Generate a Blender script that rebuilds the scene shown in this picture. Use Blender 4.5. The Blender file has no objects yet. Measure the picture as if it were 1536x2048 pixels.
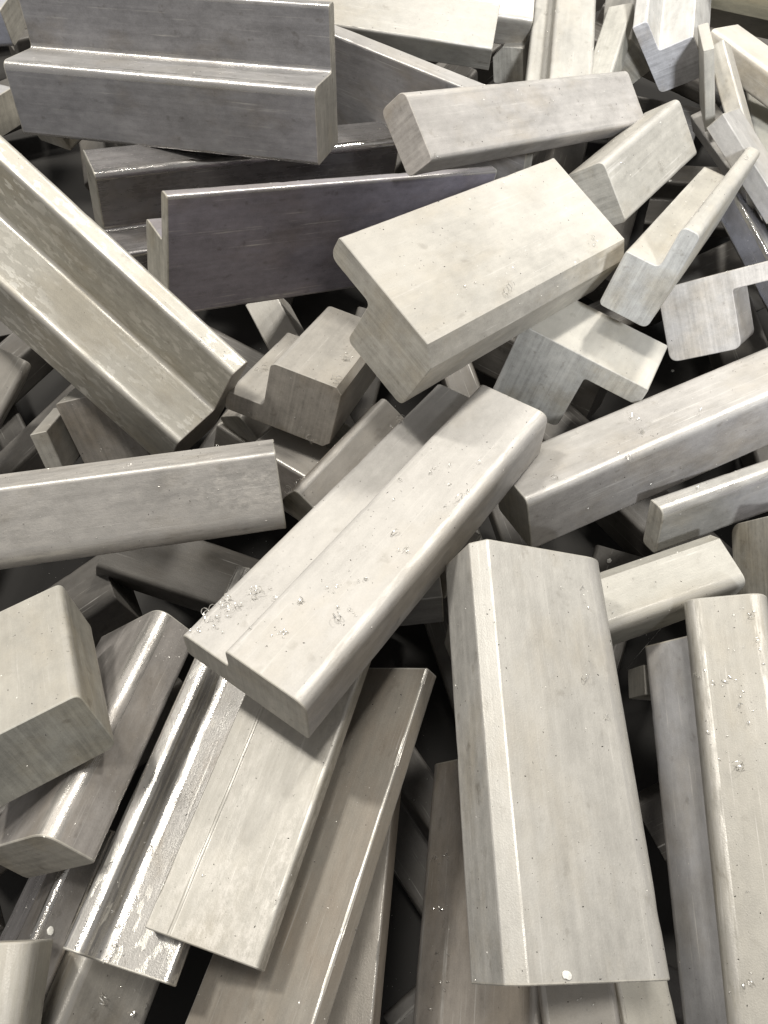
import bpy, bmesh, math, random
from mathutils import Vector, Quaternion, Matrix
from mathutils.bvhtree import BVHTree

# ------------------------------------------------------------------ camera, light, exposure
scene = bpy.context.scene
COL = scene.collection
random.seed(7)

cam_data = bpy.data.cameras.new('camera')
cam = bpy.data.objects.new('camera', cam_data)
COL.objects.link(cam)
cam.location = (0.00000, -0.18875, 0.35267)
cam.rotation_mode = 'QUATERNION'
cam.rotation_quaternion = (0.969966, 0.243240, 0.000000, -0.000000)
cam_data.sensor_fit = 'VERTICAL'
cam_data.sensor_height = 36.0
cam_data.lens = 27.05
cam_data.clip_start = 0.01
cam_data.clip_end = 50
scene.camera = cam

world = bpy.data.worlds.new('World')
scene.world = world
world.use_nodes = True
bg = world.node_tree.nodes['Background']
bg.inputs['Color'].default_value = (1.0, 0.975, 0.97, 1)
bg.inputs['Strength'].default_value = 0.36

scene.view_settings.view_transform = 'Standard'
scene.view_settings.look = 'None'
scene.view_settings.gamma = 1
scene.view_settings.exposure = 0.0
scene.view_settings.use_curve_mapping = False

def area(name, loc, target, size, power, color, size_y=None):
    d = bpy.data.lights.new(name, 'AREA')
    d.shape = 'RECTANGLE'; d.size = size; d.size_y = size_y or size
    d.energy = power; d.color = color
    o = bpy.data.objects.new(name, d); COL.objects.link(o)
    o.location = loc
    o.rotation_euler = (Vector(target) - Vector(loc)).to_track_quat('-Z', 'Y').to_euler()
    return o

# workshop ceiling lamps
area('ceiling_lamp', (-0.80, 0.60, 1.45), (0, 0.05, 0), 0.12, 19, (1.0, 0.962, 0.90), 0.22)
area('ceiling_lamp', (0.70, 1.15, 1.45), (0, 0.05, 0), 0.12, 24, (1.0, 0.962, 0.90), 0.22)
area('ceiling_lamp', (-0.15, 0.35, 2.1), (0, 0.0, 0), 0.34, 23, (1.0, 0.965, 0.91), 0.34)
# cool spot added from the front right to brighten the upper right bar ends
d = bpy.data.lights.new('cool_fill_spot', 'SPOT')
d.energy = 120; d.color = (0.93, 0.96, 1.0); d.spot_size = math.radians(19); d.spot_blend = 0.6; d.shadow_soft_size = 0.08
o = bpy.data.objects.new('cool_fill_spot', d); COL.objects.link(o)
o.location = (0.32, -0.95, 1.15)
o.rotation_euler = (Vector((0.25, 0.27, 0.0)) - o.location).to_track_quat('-Z', 'Y').to_euler()

# ------------------------------------------------------------------ materials
class NT:
    def __init__(s, name):
        s.m = bpy.data.materials.new(name); s.m.use_nodes = True
        s.t = s.m.node_tree; s.p = s.t.nodes['Principled BSDF']
    def n(s, kind, **kw):
        a = s.t.nodes.new(kind)
        for k, v in kw.items(): setattr(a, k, v)
        return a
    def l(s, a, b): s.t.links.new(a, b)
    def math(s, op, a, b=None, c=None):
        m = s.n('ShaderNodeMath', operation=op)
        for i, v in enumerate((a, b, c)):
            if v is None: continue
            if isinstance(v, (int, float)): m.inputs[i].default_value = v
            else: s.l(v, m.inputs[i])
        return m.outputs[0]
    def coords(s, scale):
        tc = s.n('ShaderNodeTexCoord'); oi = s.n('ShaderNodeObjectInfo')
        off = s.n('ShaderNodeVectorMath', operation='SCALE'); off.inputs[0].default_value = (7.1, 3.3, 5.7)
        s.l(s.math('MULTIPLY', oi.outputs['Object Index'], .0317), off.inputs['Scale'])
        ad = s.n('ShaderNodeVectorMath', operation='ADD'); s.l(tc.outputs['Object'], ad.inputs[0]); s.l(off.outputs[0], ad.inputs[1])
        mu = s.n('ShaderNodeVectorMath', operation='MULTIPLY'); s.l(ad.outputs[0], mu.inputs[0]); mu.inputs[1].default_value = scale
        return mu.outputs[0]
    def noise(s, scale, detail=4, rough=.55, mul=1.0):
        t = s.n('ShaderNodeTexNoise'); s.l(s.coords(scale), t.inputs['Vector'])
        t.inputs['Scale'].default_value = mul; t.inputs['Detail'].default_value = detail; t.inputs['Roughness'].default_value = rough
        return t.outputs['Fac']
    def ramp(s, f, a, b, lo=0.0, hi=1.0):
        r = s.n('ShaderNodeMapRange'); s.l(f, r.inputs[0])
        for i, v in enumerate((a, b, lo, hi)): r.inputs[i + 1].default_value = v
        return r.outputs[0]
    def mix(s, f, a, b, mode='MIX'):
        m = s.n('ShaderNodeMix', data_type='RGBA', blend_type=mode)
        for i, v in ((0, f), (6, a), (7, b)):
            if isinstance(v, (int, float)): m.inputs[i].default_value = v
            elif isinstance(v, tuple): m.inputs[i].default_value = v
            else: s.l(v, m.inputs[i])
        return m.outputs[2]

def steel(name, kind):
    N = NT(name); p = N.p
    oi = N.n('ShaderNodeObjectInfo')
    col = oi.outputs['Color']; gloss = oi.outputs['Alpha']
    if kind == 'end':
        streak = N.noise((420, 16, 300), 5, .7)
    else:
        streak = N.noise((260, 260, 7), 5, .65)
    blotch = N.noise((60, 60, 34), 6, .65)
    big = N.noise((14, 14, 9), 3, .5)
    grain = N.noise((1500, 1500, 1500), 3, .75)
    v = N.math('ADD', N.math('MULTIPLY', N.ramp(streak, .3, .7), .44 if kind == 'end' else .17), N.math('MULTIPLY', N.ramp(blotch, .3, .7), .30))
    v = N.math('ADD', v, N.math('MULTIPLY', N.ramp(grain, .25, .75), .24))
    v = N.math('ADD', v, N.math('MULTIPLY', N.ramp(big, .35, .65), .16))
    mott = N.noise((210, 210, 130), 4, .65)
    v = N.math('ADD', v, N.math('MULTIPLY', N.ramp(mott, .32, .68), .22))
    v = N.math('ADD', v, .46 if kind != 'end' else .36)
    sc = N.n('ShaderNodeVectorMath', operation='SCALE'); N.l(col, sc.inputs[0]); N.l(v, sc.inputs['Scale'])
    c = N.mix(1.0, sc.outputs[0], (.96, .955, .965, 1), 'MULTIPLY')
    # warm grime, faint brown rust bloom, fine bright scratches along the rolling direction
    c = N.mix(N.ramp(N.noise((26, 26, 15), 6, .62), .50, .66, 0, .5), c, N.mix(1.0, c, (.84, .75, .60, 1), 'MULTIPLY'))
    spots = N.noise((150, 150, 110), 4, .55)
    c = N.mix(N.ramp(spots, .63, .74, 0, .55), c, N.mix(1.0, c, (.45, .42, .38, 1), 'MULTIPLY'))
    if kind != 'end':
        scr = N.noise((750, 750, 14), 3, .55)
        c = N.mix(N.math('MULTIPLY', N.ramp(scr, .62, .72, 0, .7), N.ramp(blotch, .42, .6)), c, (.62, .60, .56, 1))
    # pale dust plus painted top light: whatever faces up gets a brighter colour
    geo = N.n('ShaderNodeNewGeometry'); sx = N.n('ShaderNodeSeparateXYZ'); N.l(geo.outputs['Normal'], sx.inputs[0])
    dust_light = N.math('MULTIPLY', N.ramp(sx.outputs['Z'], .45, .95), N.math('ADD', .30, N.math('MULTIPLY', N.ramp(big, .3, .7), .38)))
    if kind == 'oily': dust_light = N.math('MULTIPLY', dust_light, .12)  # buried offcuts get hardly any paling, so the gaps stay dark
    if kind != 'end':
        dust_light = N.math('MULTIPLY', dust_light, N.math('SUBTRACT', 1.0, N.math('MULTIPLY', gloss, .8)))
    c = N.mix(dust_light, c, (.50, .48, .43, 1))
    rough = N.math('SUBTRACT', N.math('ADD', .62, N.math('MULTIPLY', N.ramp(blotch, .3, .7, -.5, .5), .16)), N.math('MULTIPLY', gloss, .42))
    rough = N.math('ADD', rough, N.math('MULTIPLY', N.ramp(streak, .3, .7, -.5, .5), .14))
    metal = N.math('MULTIPLY', gloss, .8)
    h = N.math('ADD', N.math('MULTIPLY', streak, .6), N.math('MULTIPLY', grain, .55))
    if kind == 'flaky':
        fl = N.n('ShaderNodeTexNoise'); N.l(N.coords((230, 230, 110)), fl.inputs['Vector']); fl.inputs['Scale'].default_value = 1; fl.inputs['Detail'].default_value = 6; fl.inputs['Roughness'].default_value = .6
        m = N.math('MULTIPLY', N.ramp(fl.outputs['Fac'], .53, .57), N.ramp(big, .45, .58))
        c = N.mix(N.math('MULTIPLY', m, .8), c, (.64, .62, .56, 1))
        rough = N.math('SUBTRACT', rough, N.math('MULTIPLY', m, .12))
        d = N.math('MULTIPLY', N.ramp(blotch, .54, .64), N.ramp(big, .55, .4))
        c = N.mix(N.math('MULTIPLY', d, .4), c, (.17, .14, .105, 1))
        h = N.math('ADD', h, N.math('MULTIPLY', m, .35))
    if kind == 'frosty':
        fz = N.noise((340, 340, 190), 8, .7); zone = N.noise((45, 45, 9), 3, .5)
        fm = N.math('MULTIPLY', N.ramp(fz, .44, .62), N.ramp(zone, .40, .60, .15, 1))
        c = N.mix(N.math('MULTIPLY', fm, .6), c, (.60, .57, .52, 1))
        h = N.math('ADD', h, N.math('MULTIPLY', fm, .3))
    if kind == 'rusty':
        c = N.mix(N.ramp(blotch, .4, .65, .1, .4), c, (.20, .145, .10, 1))
    if kind == 'worn':
        wn = N.math('MULTIPLY', N.ramp(N.noise((420, 420, 60), 4, .6), .38, .56), N.math('ADD', .12, N.math('MULTIPLY', gloss, .9)))
        c = N.mix(wn, c, (.62, .60, .56, 1))
        rough = N.math('SUBTRACT', rough, N.math('MULTIPLY', wn, .30))
        metal = N.math('ADD', metal, N.math('MULTIPLY', wn, .6))
    N.l(c, p.inputs['Base Color'])
    cl = N.n('ShaderNodeClamp'); N.l(rough, cl.inputs[0]); cl.inputs[1].default_value = .12; N.l(cl.outputs[0], p.inputs['Roughness'])
    N.l(metal, p.inputs['Metallic'])
    b = N.n('ShaderNodeBump'); b.inputs['Strength'].default_value = .30; b.inputs['Distance'].default_value = .0006
    N.l(h, b.inputs['Height']); N.l(b.outputs[0], p.inputs['Normal'])
    return N.m

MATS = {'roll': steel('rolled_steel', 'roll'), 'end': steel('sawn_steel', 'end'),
        'flaky': steel('flaking_mill_scale', 'flaky'), 'rusty': steel('brown_oxidised_steel', 'rusty'), 'oily': steel('gap_shaded_steel', 'oily'), 'frosty': steel('frosted_steel', 'frosty'), 'worn': steel('worn_bright_edge', 'worn')}

# ------------------------------------------------------------------ geometry helpers
def rounded(poly, radii):
    """round every corner of a 2D outline; negative radius = flat chamfer. Returns points and corner ids"""
    out = []; ids = []; cid = []; n = len(poly)
    for i in range(n):
        p = Vector(poly[i]); a = Vector(poly[i - 1]); b = Vector(poly[(i + 1) % n])
        r = radii[i]; u = (a - p); w = (b - p); lu, lw = u.length, w.length; u.normalize(); w.normalize()
        t = min(abs(r), lu * .48, lw * .48)
        s, e = p + u * t, p + w * t
        k = 1 if r < 0 else (3 if t < .0012 else 7)
        for j in range(k + 1):
            f = j / k
            out.append(s.lerp(e, f) if r < 0 else s * (1 - f) ** 2 + p * 2 * f * (1 - f) + e * f ** 2)
            ids.append(-1 if r < 0 else i); cid.append(i)
    return out, ids, cid

def prism(name, outline, ids, z0, z1, mats, rim0=0.0, rim1=0.0, rings=1, wear=0.0, seed=0):
    rnd = random.Random(seed)
    bm = bmesh.new(); n = len(outline)
    nor = []
    for i in range(n):
        a, p, b = outline[i - 1], outline[i], outline[(i + 1) % n]
        d1 = (p - a).normalized() if (p - a).length > 1e-7 else (b - p).normalized()
        d2 = (b - p).normalized() if (b - p).length > 1e-7 else d1
        v = Vector((d1.y + d2.y, -d1.x - d2.x)); nor.append(v.normalized())
    lv = []
    if rim0: lv.append((z0, rim0))
    lv += [(z0 + rim0 + (z1 - rim1 - z0 - rim0) * i / rings, 0) for i in range(rings + 1)]
    if rim1: lv.append((z1, rim1))
    corner = sorted(set(i for i in ids if i >= 0))
    vs = []; last = {c: 0.0 for c in corner}
    for k, (z, d) in enumerate(lv):
        if wear and 0 < k < len(lv) - 1:
            for c in corner:
                last[c] = .55 * last[c] + rnd.uniform(0, wear)
                if rnd.random() < .035: last[c] += rnd.uniform(1.5, 5) * wear
        else: last = {c: 0.0 for c in corner}
        ring = []
        for i, p in enumerate(outline):
            q = p - nor[i] * d
            if ids[i] >= 0 and wear:
                inner = (ids[i] == ids[i - 1]) and (ids[i] == ids[(i + 1) % n])
                if inner: q = q - nor[i] * last[ids[i]]
            ring.append(bm.verts.new((q.x, q.y, z)))
        vs.append(ring)
    for a, b in zip(vs, vs[1:]):
        for i in range(n):
            j = (i + 1) % n
            f = bm.faces.new((a[i], a[j], b[j], b[i]))
            if len(mats) > 1 and ids[i] >= 0 and ids[i] == ids[j]: f.material_index = 1
    f0 = bm.faces.new(list(reversed(vs[0]))); f1 = bm.faces.new(vs[-1])
    bm.normal_update()
    bmesh.ops.triangulate(bm, faces=[f0, f1], ngon_method='EAR_CLIP')
    bmesh.ops.recalc_face_normals(bm, faces=bm.faces)
    for f in bm.faces: f.smooth = True
    me = bpy.data.meshes.new(name); bm.to_mesh(me); bm.free()
    me.set_sharp_from_angle(angle=math.radians(26))
    for mt in mats: me.materials.append(mt)
    return me

def link(name, me, parent=None, color=None, index=0):
    o = bpy.data.objects.new(name, me); COL.objects.link(o)
    if parent: o.parent = parent
    if color: o.color = color
    o.pass_index = index
    return o

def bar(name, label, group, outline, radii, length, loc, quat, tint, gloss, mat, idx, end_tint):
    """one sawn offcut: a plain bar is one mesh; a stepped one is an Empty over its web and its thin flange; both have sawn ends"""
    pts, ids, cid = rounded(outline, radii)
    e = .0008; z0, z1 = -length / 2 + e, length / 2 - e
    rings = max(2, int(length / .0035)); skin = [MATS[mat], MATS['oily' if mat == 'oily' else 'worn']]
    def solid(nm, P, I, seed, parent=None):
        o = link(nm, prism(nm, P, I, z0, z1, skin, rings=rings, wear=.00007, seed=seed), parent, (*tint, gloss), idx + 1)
        w = o.modifiers.new('weighted_normals', 'WEIGHTED_NORMAL'); w.keep_sharp = True; w.weight = 80
        return o
    if len(outline) == 6:
        arc = [i for i, c in enumerate(cid) if c == 3]; s, t = arc[0], arc[-1]
        pick = lambda *cs: [i for i, c in enumerate(cid) if c in cs]
        thin_first = outline[2][1] - outline[0][1] < outline[4][0] - outline[0][0]
        def build(seq):
            return [q if isinstance(q, Vector) else pts[q] for q in seq], [-1 if isinstance(q, Vector) else ids[q] for q in seq]
        if thin_first:
            cut = Vector((pts[s].x, outline[0][1]))
            web = build(pick(0) + [cut] + arc + pick(4, 5)); fl = build([cut] + pick(1, 2) + [s])
        else:
            cut = Vector((outline[0][0], pts[t].y))
            web = build(pick(0, 1, 2) + arc + [cut]); fl = build([cut, t] + pick(4, 5))
        ob = bpy.data.objects.new(name, None); COL.objects.link(ob); ob.empty_display_size = .02
        solid('web', *web, idx, ob); solid('flange', *fl, idx + 500, ob)
    else:
        ob = solid(name, pts, ids, idx)
    ob.location = loc; ob.rotation_mode = 'QUATERNION'; ob.rotation_quaternion = quat
    ob['label'] = label; ob['category'] = 'metal bar'
    if group: ob['group'] = group
    for sgn in (-1, 1):
        za, zb = (-length / 2, z0) if sgn < 0 else (z1, length / 2)
        link('sawn_end', prism('sawn_end', pts, ids, za, zb, [MATS['oily' if mat == 'oily' else 'end']], rim0=.00035 if sgn < 0 else 0, rim1=.00035 if sgn > 0 else 0),
             ob, (*end_tint, max(0, gloss - .15)), idx + 1)
    return ob

# ------------------------------------------------------------------ the ground under the heap
gm = NT('dark_bin_floor'); gm.p.inputs['Base Color'].default_value = (.03, .028, .025, 1); gm.p.inputs['Roughness'].default_value = .8
g = bpy.data.meshes.new('ground'); b = bmesh.new()
bmesh.ops.create_grid(b, x_segments=1, y_segments=1, size=1.2); b.to_mesh(g); b.free(); g.materials.append(gm.m)
go = bpy.data.objects.new('ground', g); COL.objects.link(go); go.location = (0, 0.1, -0.14); go['kind'] = 'structure'

# ------------------------------------------------------------------ the heap of sawn steel profile pieces
# name, label, group, outline (m), corner radii, length, location, quaternion, tint, gloss, material, end tint
BARS = [
    ('step_bar', 'large step-shaped grey steel bar at top left with a dusty ledge along its front', None,
     [(-0.02168, -0.04147), (0.02168, -0.04147), (0.02168, 0.00433), (-0.01282, 0.00433), (-0.01282, 0.04147), (-0.02168, 0.04147)], [0.003, 0.0025, 0.0055, 0.003, 0.003, 0.003], 0.21505, (-0.14059, 0.30188, 0.04502), (0.498011, 0.359055, -0.635939, -0.467595), (0.310, 0.307, 0.310), 0.5, 'roll', (0.360, 0.345, 0.300)),
    ('flat_bar', 'dark plate leaning behind the large step-shaped bar with only its thin top edge lit', None,
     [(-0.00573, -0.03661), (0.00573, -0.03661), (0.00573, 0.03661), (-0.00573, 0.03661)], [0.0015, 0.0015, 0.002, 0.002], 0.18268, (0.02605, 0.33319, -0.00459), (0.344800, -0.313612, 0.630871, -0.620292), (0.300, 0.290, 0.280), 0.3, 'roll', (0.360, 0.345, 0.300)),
    ('steel_bar', 'pale flat bar at the top middle with a ragged chipped right end', None,
     [(-0.01754, -0.01411), (0.01754, -0.01411), (0.01754, 0.01411), (-0.01754, 0.01411)], [0.002, 0.0015, 0.0015, 0.002], 0.20999, (-0.01805, 0.43313, 0.00576), (0.651173, -0.401369, -0.560036, 0.318176), (0.330, 0.320, 0.285), 0.25, 'roll', (0.360, 0.345, 0.300)),
    ('steel_bar', 'small bar end showing just right of the ragged pale bar at the top', None,
     [(-0.01327, -0.01507), (0.01327, -0.01507), (0.01327, 0.01507), (-0.01327, 0.01507)], [0.002, 0.005, 0.003, 0.002], 0.13181, (0.05309, 0.46400, -0.00475), (0.535374, -0.408202, 0.620227, -0.402571), (0.360, 0.340, 0.300), 0.25, 'roll', (0.360, 0.345, 0.300)),
    ('steel_bar', 'small grey bar end in the gap under the ragged pale bar', None,
     [(-0.01325, -0.01490), (0.01325, -0.01490), (0.01325, 0.01490), (-0.01325, 0.01490)], [-0.009, 0.002, 0.002, 0.002], 0.10740, (0.12564, 0.49290, -0.04077), (0.662306, -0.714998, 0.086412, -0.206546), (0.300, 0.280, 0.240), 0.2, 'roll', (0.360, 0.345, 0.300)),
    ('step_bar', 'pale upright bar at the top with a line of glittering shavings in its groove', None,
     [(-0.02307, -0.01440), (0.02307, -0.01440), (0.02307, -0.00431), (0.00876, -0.00431), (0.00876, 0.01440), (-0.02307, 0.01440)], [0.002, 0.002, 0.003, 0.003, 0.003, 0.004], 0.15867, (0.13714, 0.41357, -0.00052), (0.042270, 0.068665, 0.712643, 0.696878), (0.330, 0.320, 0.285), 0.2, 'roll', (0.360, 0.345, 0.300)),
    ('steel_bar', 'thick round-edged bar above the big slab, its sawn left end brushed and rusty', None,
     [(-0.01940, -0.01034), (0.01940, -0.01034), (0.01940, 0.01034), (-0.01940, 0.01034)], [0.0055, 0.0025, 0.005, 0.0045], 0.22791, (0.09217, 0.25885, 0.04307), (0.571150, -0.609783, 0.545550, -0.065786), (0.420, 0.400, 0.375), 0.3, 'roll', (0.360, 0.335, 0.300)),
    ('steel_bar', 'short square pale bar whose dark end rests against the right corner of the big slab', None,
     [(-0.02036, -0.01452), (0.02036, -0.01452), (0.02036, 0.01452), (-0.02036, 0.01452)], [0.005, 0.0025, 0.004, 0.003], 0.11070, (0.17105, 0.26843, 0.00114), (0.654853, -0.557449, 0.508254, 0.045780), (0.390, 0.375, 0.330), 0.2, 'roll', (0.360, 0.345, 0.300)),
    ('step_bar', 'big smooth cream slab with a notched end in the upper middle of the heap', None,
     [(-0.01968, -0.03530), (0.01968, -0.03530), (0.01968, 0.00620), (-0.00771, 0.00620), (-0.00771, 0.03530), (-0.01968, 0.03530)], [-0.008, 0.0045, 0.004, 0.0035, 0.006, 0.0015], 0.17386, (0.05247, 0.11289, 0.05727), (0.509799, -0.194615, 0.777774, 0.311924), (0.410, 0.390, 0.340), 0.15, 'roll', (0.340, 0.325, 0.280)),
    ('step_bar', 'long dark purplish plate standing on edge with a small foot at its left end', None,
     [(-0.01679, -0.03740), (0.01679, -0.03740), (0.01679, 0.00785), (-0.00833, 0.00785), (-0.00833, 0.03740), (-0.01679, 0.03740)], [0.0025, 0.003, 0.003, 0.002, 0.0035, 0.002], 0.22506, (-0.03494, 0.20341, 0.00593), (0.335043, 0.364332, 0.715354, 0.493231), (0.275, 0.258, 0.295), 0.45, 'roll', (0.420, 0.405, 0.350)),
    ('step_bar', 'dark bar with a bright worn edge underneath the large step-shaped bar', None,
     [(-0.02799, -0.03045), (0.02799, -0.03045), (0.02799, 0.00127), (-0.01264, 0.00127), (-0.01264, 0.03045), (-0.02799, 0.03045)], [0.003, 0.002, 0.005, 0.003, 0.003, 0.003], 0.22093, (-0.09067, 0.27454, -0.02661), (0.106330, -0.744950, -0.204598, -0.626006), (0.250, 0.240, 0.240), 0.8, 'roll', (0.400, 0.385, 0.330)),
    ('step_bar', 'channel-shaped bar slanting in from the left edge with flaking brown scale', None,
     [(-0.02170, -0.03945), (0.02170, -0.03945), (0.02170, -0.00069), (-0.00859, -0.00069), (-0.00859, 0.03945), (-0.02170, 0.03945)], [0.004, 0.004, 0.0035, 0.003, 0.0025, 0.0035], 0.21639, (-0.17773, 0.11571, 0.04691), (0.436384, 0.203858, -0.508975, -0.713411), (0.390, 0.375, 0.320), 0.35, 'flaky', (0.220, 0.200, 0.170)),
    ('steel_bar', 'broad bar coming in from the left edge below the channel-shaped one, bluish at its tip', None,
     [(-0.01964, -0.02026), (0.01964, -0.02026), (0.01964, 0.02026), (-0.01964, 0.02026)], [0.001, 0.0025, 0.011, 0.005], 0.25204, (-0.17591, -0.01736, 0.02415), (0.311436, -0.694690, 0.200924, -0.616476), (0.370, 0.355, 0.330), 0.3, 'frosty', (0.360, 0.345, 0.300)),
    ('steel_bar', 'blunt cube-like block end with rounded edges at the left edge of the heap', None,
     [(-0.02999, -0.01687), (0.02999, -0.01687), (0.02999, 0.01687), (-0.02999, 0.01687)], [0.003, 0.0035, 0.005, 0.004], 0.07920, (-0.15604, -0.10099, 0.02445), (0.503188, -0.827756, -0.218544, 0.117731), (0.310, 0.295, 0.250), 0.1, 'roll', (0.330, 0.325, 0.280)),
    ('steel_bar', 'dark bar with a shiny rounded ridge lying behind the cube-like block end', None,
     [(-0.01279, -0.02746), (0.01279, -0.02746), (0.01279, 0.02746), (-0.01279, 0.02746)], [0.008, 0.003, 0.003, 0.005], 0.11376, (-0.13213, -0.11201, -0.00836), (0.558757, -0.710220, 0.389894, 0.177092), (0.300, 0.280, 0.260), 0.5, 'roll', (0.360, 0.345, 0.300)),
    ('step_bar', 'narrow shiny channel bar with peeling white flakes at lower left', None,
     [(-0.00994, -0.02151), (0.00994, -0.02151), (0.00994, -0.01143), (-0.00157, -0.01143), (-0.00157, 0.02151), (-0.00994, 0.02151)], [0.002, 0.0025, 0.004, 0.0055, 0.002, 0.002], 0.17844, (-0.07789, -0.11838, -0.00079), (0.320816, -0.527683, -0.535151, -0.576404), (0.230, 0.222, 0.210), 0.62, 'flaky', (0.360, 0.345, 0.300)),
    ('flat_bar', 'flat pale bar with a bright ridge line below the central stepped bar', None,
     [(-0.00479, -0.02441), (0.00479, -0.02441), (0.00479, -0.01440), (0.00529, -0.01357), (0.00479, -0.01269), (0.00479, 0.02441), (-0.00479, 0.02441)], [0.0008, 0.001, 0.0003, 0.0005, 0.0003, 0.002, 0.001], 0.21534, (-0.03594, -0.09513, 0.00798), (0.339222, -0.550250, -0.498300, -0.577798), (0.290, 0.275, 0.235), 0.25, 'frosty', (0.360, 0.345, 0.300)),
    ('flat_bar', 'wide brown oxidised flat bar with a bright edge right of the pale ridged bar', None,
     [(-0.00432, -0.03200), (0.00432, -0.03200), (0.00432, 0.03200), (-0.00432, 0.03200)], [0.001, 0.001, 0.0012, 0.0015], 0.19745, (-0.03345, -0.17391, -0.00325), (0.190455, -0.427440, -0.606926, -0.642389), (0.290, 0.268, 0.225), 0.35, 'rusty', (0.360, 0.345, 0.300)),
    ('flat_bar', 'thin brown plate edge with a hairline highlight beside the wide brown bar', None,
     [(-0.00727, -0.01834), (0.00727, -0.01834), (0.00727, 0.01834), (-0.00727, 0.01834)], [0.001, 0.001, 0.001, 0.001], 0.16208, (-0.01805, -0.19618, -0.02634), (0.407404, -0.471358, -0.532047, -0.573385), (0.270, 0.240, 0.200), 0.45, 'roll', (0.360, 0.345, 0.300)),
    ('steel_bar', 'largest chamfered block, standing upright in the lower right of the heap', None,
     [(-0.02742, -0.01597), (0.03325, -0.01597), (0.03325, 0.01597), (-0.03325, 0.01597), (-0.03325, -0.00974)], [0.0006, 0.01, 0.003, 0.003, 0.0006], 0.16360, (0.06545, -0.12513, 0.03354), (0.684596, -0.705179, 0.126292, 0.134542), (0.410, 0.400, 0.365), 0.3, 'roll', (0.360, 0.345, 0.300)),
    ('steel_bar', 'tall rounded bar along the right edge at the bottom, dotted with curled shavings', None,
     [(-0.00811, -0.01784), (0.00811, -0.01784), (0.00811, 0.01784), (-0.00811, 0.01784)], [0.004, 0.009, 0.007, 0.004], 0.21281, (0.14849, -0.16342, 0.01914), (0.345811, -0.399774, -0.584627, -0.615472), (0.280, 0.265, 0.225), 0.25, 'roll', (0.360, 0.345, 0.300)),
    ('steel_bar', 'grey bar in the slot between the largest chamfered block and the tall rounded bar', None,
     [(-0.01514, -0.01836), (0.01514, -0.01836), (0.01514, 0.01836), (-0.01514, 0.01836)], [0.003, 0.003, 0.003, 0.003], 0.22246, (0.14622, -0.17861, -0.01473), (0.209726, -0.248819, -0.659360, -0.677752), (0.340, 0.340, 0.345), 0.3, 'roll', (0.360, 0.345, 0.300)),
    ('steel_bar', 'pale bar with a rounded right end poking out behind the largest chamfered block', None,
     [(-0.01540, -0.01569), (0.01540, -0.01569), (0.01540, 0.01569), (-0.01540, 0.01569)], [-0.005, 0.006, 0.004, 0.003], 0.14510, (0.10405, -0.05263, -0.00881), (0.569637, -0.587292, 0.404371, -0.408762), (0.340, 0.330, 0.285), 0.25, 'roll', (0.360, 0.345, 0.300)),
    ('steel_bar', 'long bar with one shining rounded edge running off the right side', None,
     [(-0.01851, -0.01800), (0.01851, -0.01800), (0.01851, 0.01800), (-0.01851, 0.01800)], [0.003, 0.0045, 0.0015, 0.003], 0.23912, (0.17672, 0.05473, 0.00241), (0.526466, -0.634719, 0.262334, -0.501145), (0.350, 0.335, 0.315), 0.3, 'roll', (0.360, 0.345, 0.300)),
    ('steel_bar', 'smaller grey bar tucked under the long bar at the right edge', None,
     [(-0.00553, -0.01505), (0.00553, -0.01505), (0.00553, 0.01505), (-0.00553, 0.01505)], [0.0015, 0.005, 0.003, 0.003], 0.15166, (0.21000, 0.02138, -0.00925), (0.482762, -0.672272, 0.286936, -0.482347), (0.370, 0.365, 0.340), 0.45, 'roll', (0.360, 0.345, 0.300)),
    ('steel_bar', 'dark bluish bar end at the right edge beside the rounded pale bar', None,
     [(-0.01995, -0.02100), (0.01995, -0.02100), (0.01995, 0.02100), (-0.01995, 0.02100)], [0.008, 0.003, 0.003, 0.005], 0.14001, (0.25992, -0.02316, -0.01234), (0.124183, -0.709168, 0.126264, -0.682434), (0.280, 0.280, 0.330), 0.4, 'roll', (0.360, 0.345, 0.300)),
    ('step_bar', 'short bracket-shaped offcut with an open notch, right of the central stepped bar', None,
     [(-0.03858, -0.02584), (0.03858, -0.02584), (0.03858, -0.01343), (0.00560, -0.01343), (0.00560, 0.02584), (-0.03858, 0.02584)], [0.005, 0.0015, 0.005, 0.002, 0.005, 0.004], 0.04905, (0.11486, 0.10049, -0.00931), (0.594510, -0.760163, 0.236924, -0.112149), (0.450, 0.435, 0.380), 0.15, 'roll', (0.350, 0.345, 0.315)),
    ('step_bar', 'bracket-shaped bar end with a rounded square head at the right edge', None,
     [(-0.04138, -0.02189), (0.04138, -0.02189), (0.04138, -0.01166), (-0.00153, -0.01166), (-0.00153, 0.02189), (-0.04138, 0.02189)], [0.006, 0.002, 0.002, 0.002, 0.005, 0.006], 0.06475, (0.21731, 0.13900, 0.00396), (0.354869, -0.886937, -0.021009, -0.294905), (0.420, 0.400, 0.370), 0.2, 'roll', (0.440, 0.420, 0.390)),
    ('step_bar', 'wedge-like stepped bar with a grey sawn end pointing up to the right', None,
     [(-0.01467, -0.02741), (0.01467, -0.02741), (0.01467, 0.00456), (-0.00460, 0.00456), (-0.00460, 0.02741), (-0.01467, 0.02741)], [0.0045, 0.003, 0.0015, 0.004, 0.0035, 0.0035], 0.20647, (0.18713, 0.19240, 0.02087), (0.131761, 0.255454, 0.785948, 0.547419), (0.440, 0.425, 0.370), 0.2, 'roll', (0.330, 0.330, 0.310)),
    ('flat_bar', 'thin pale bar with a lit rim right of the short square bar', None,
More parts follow.
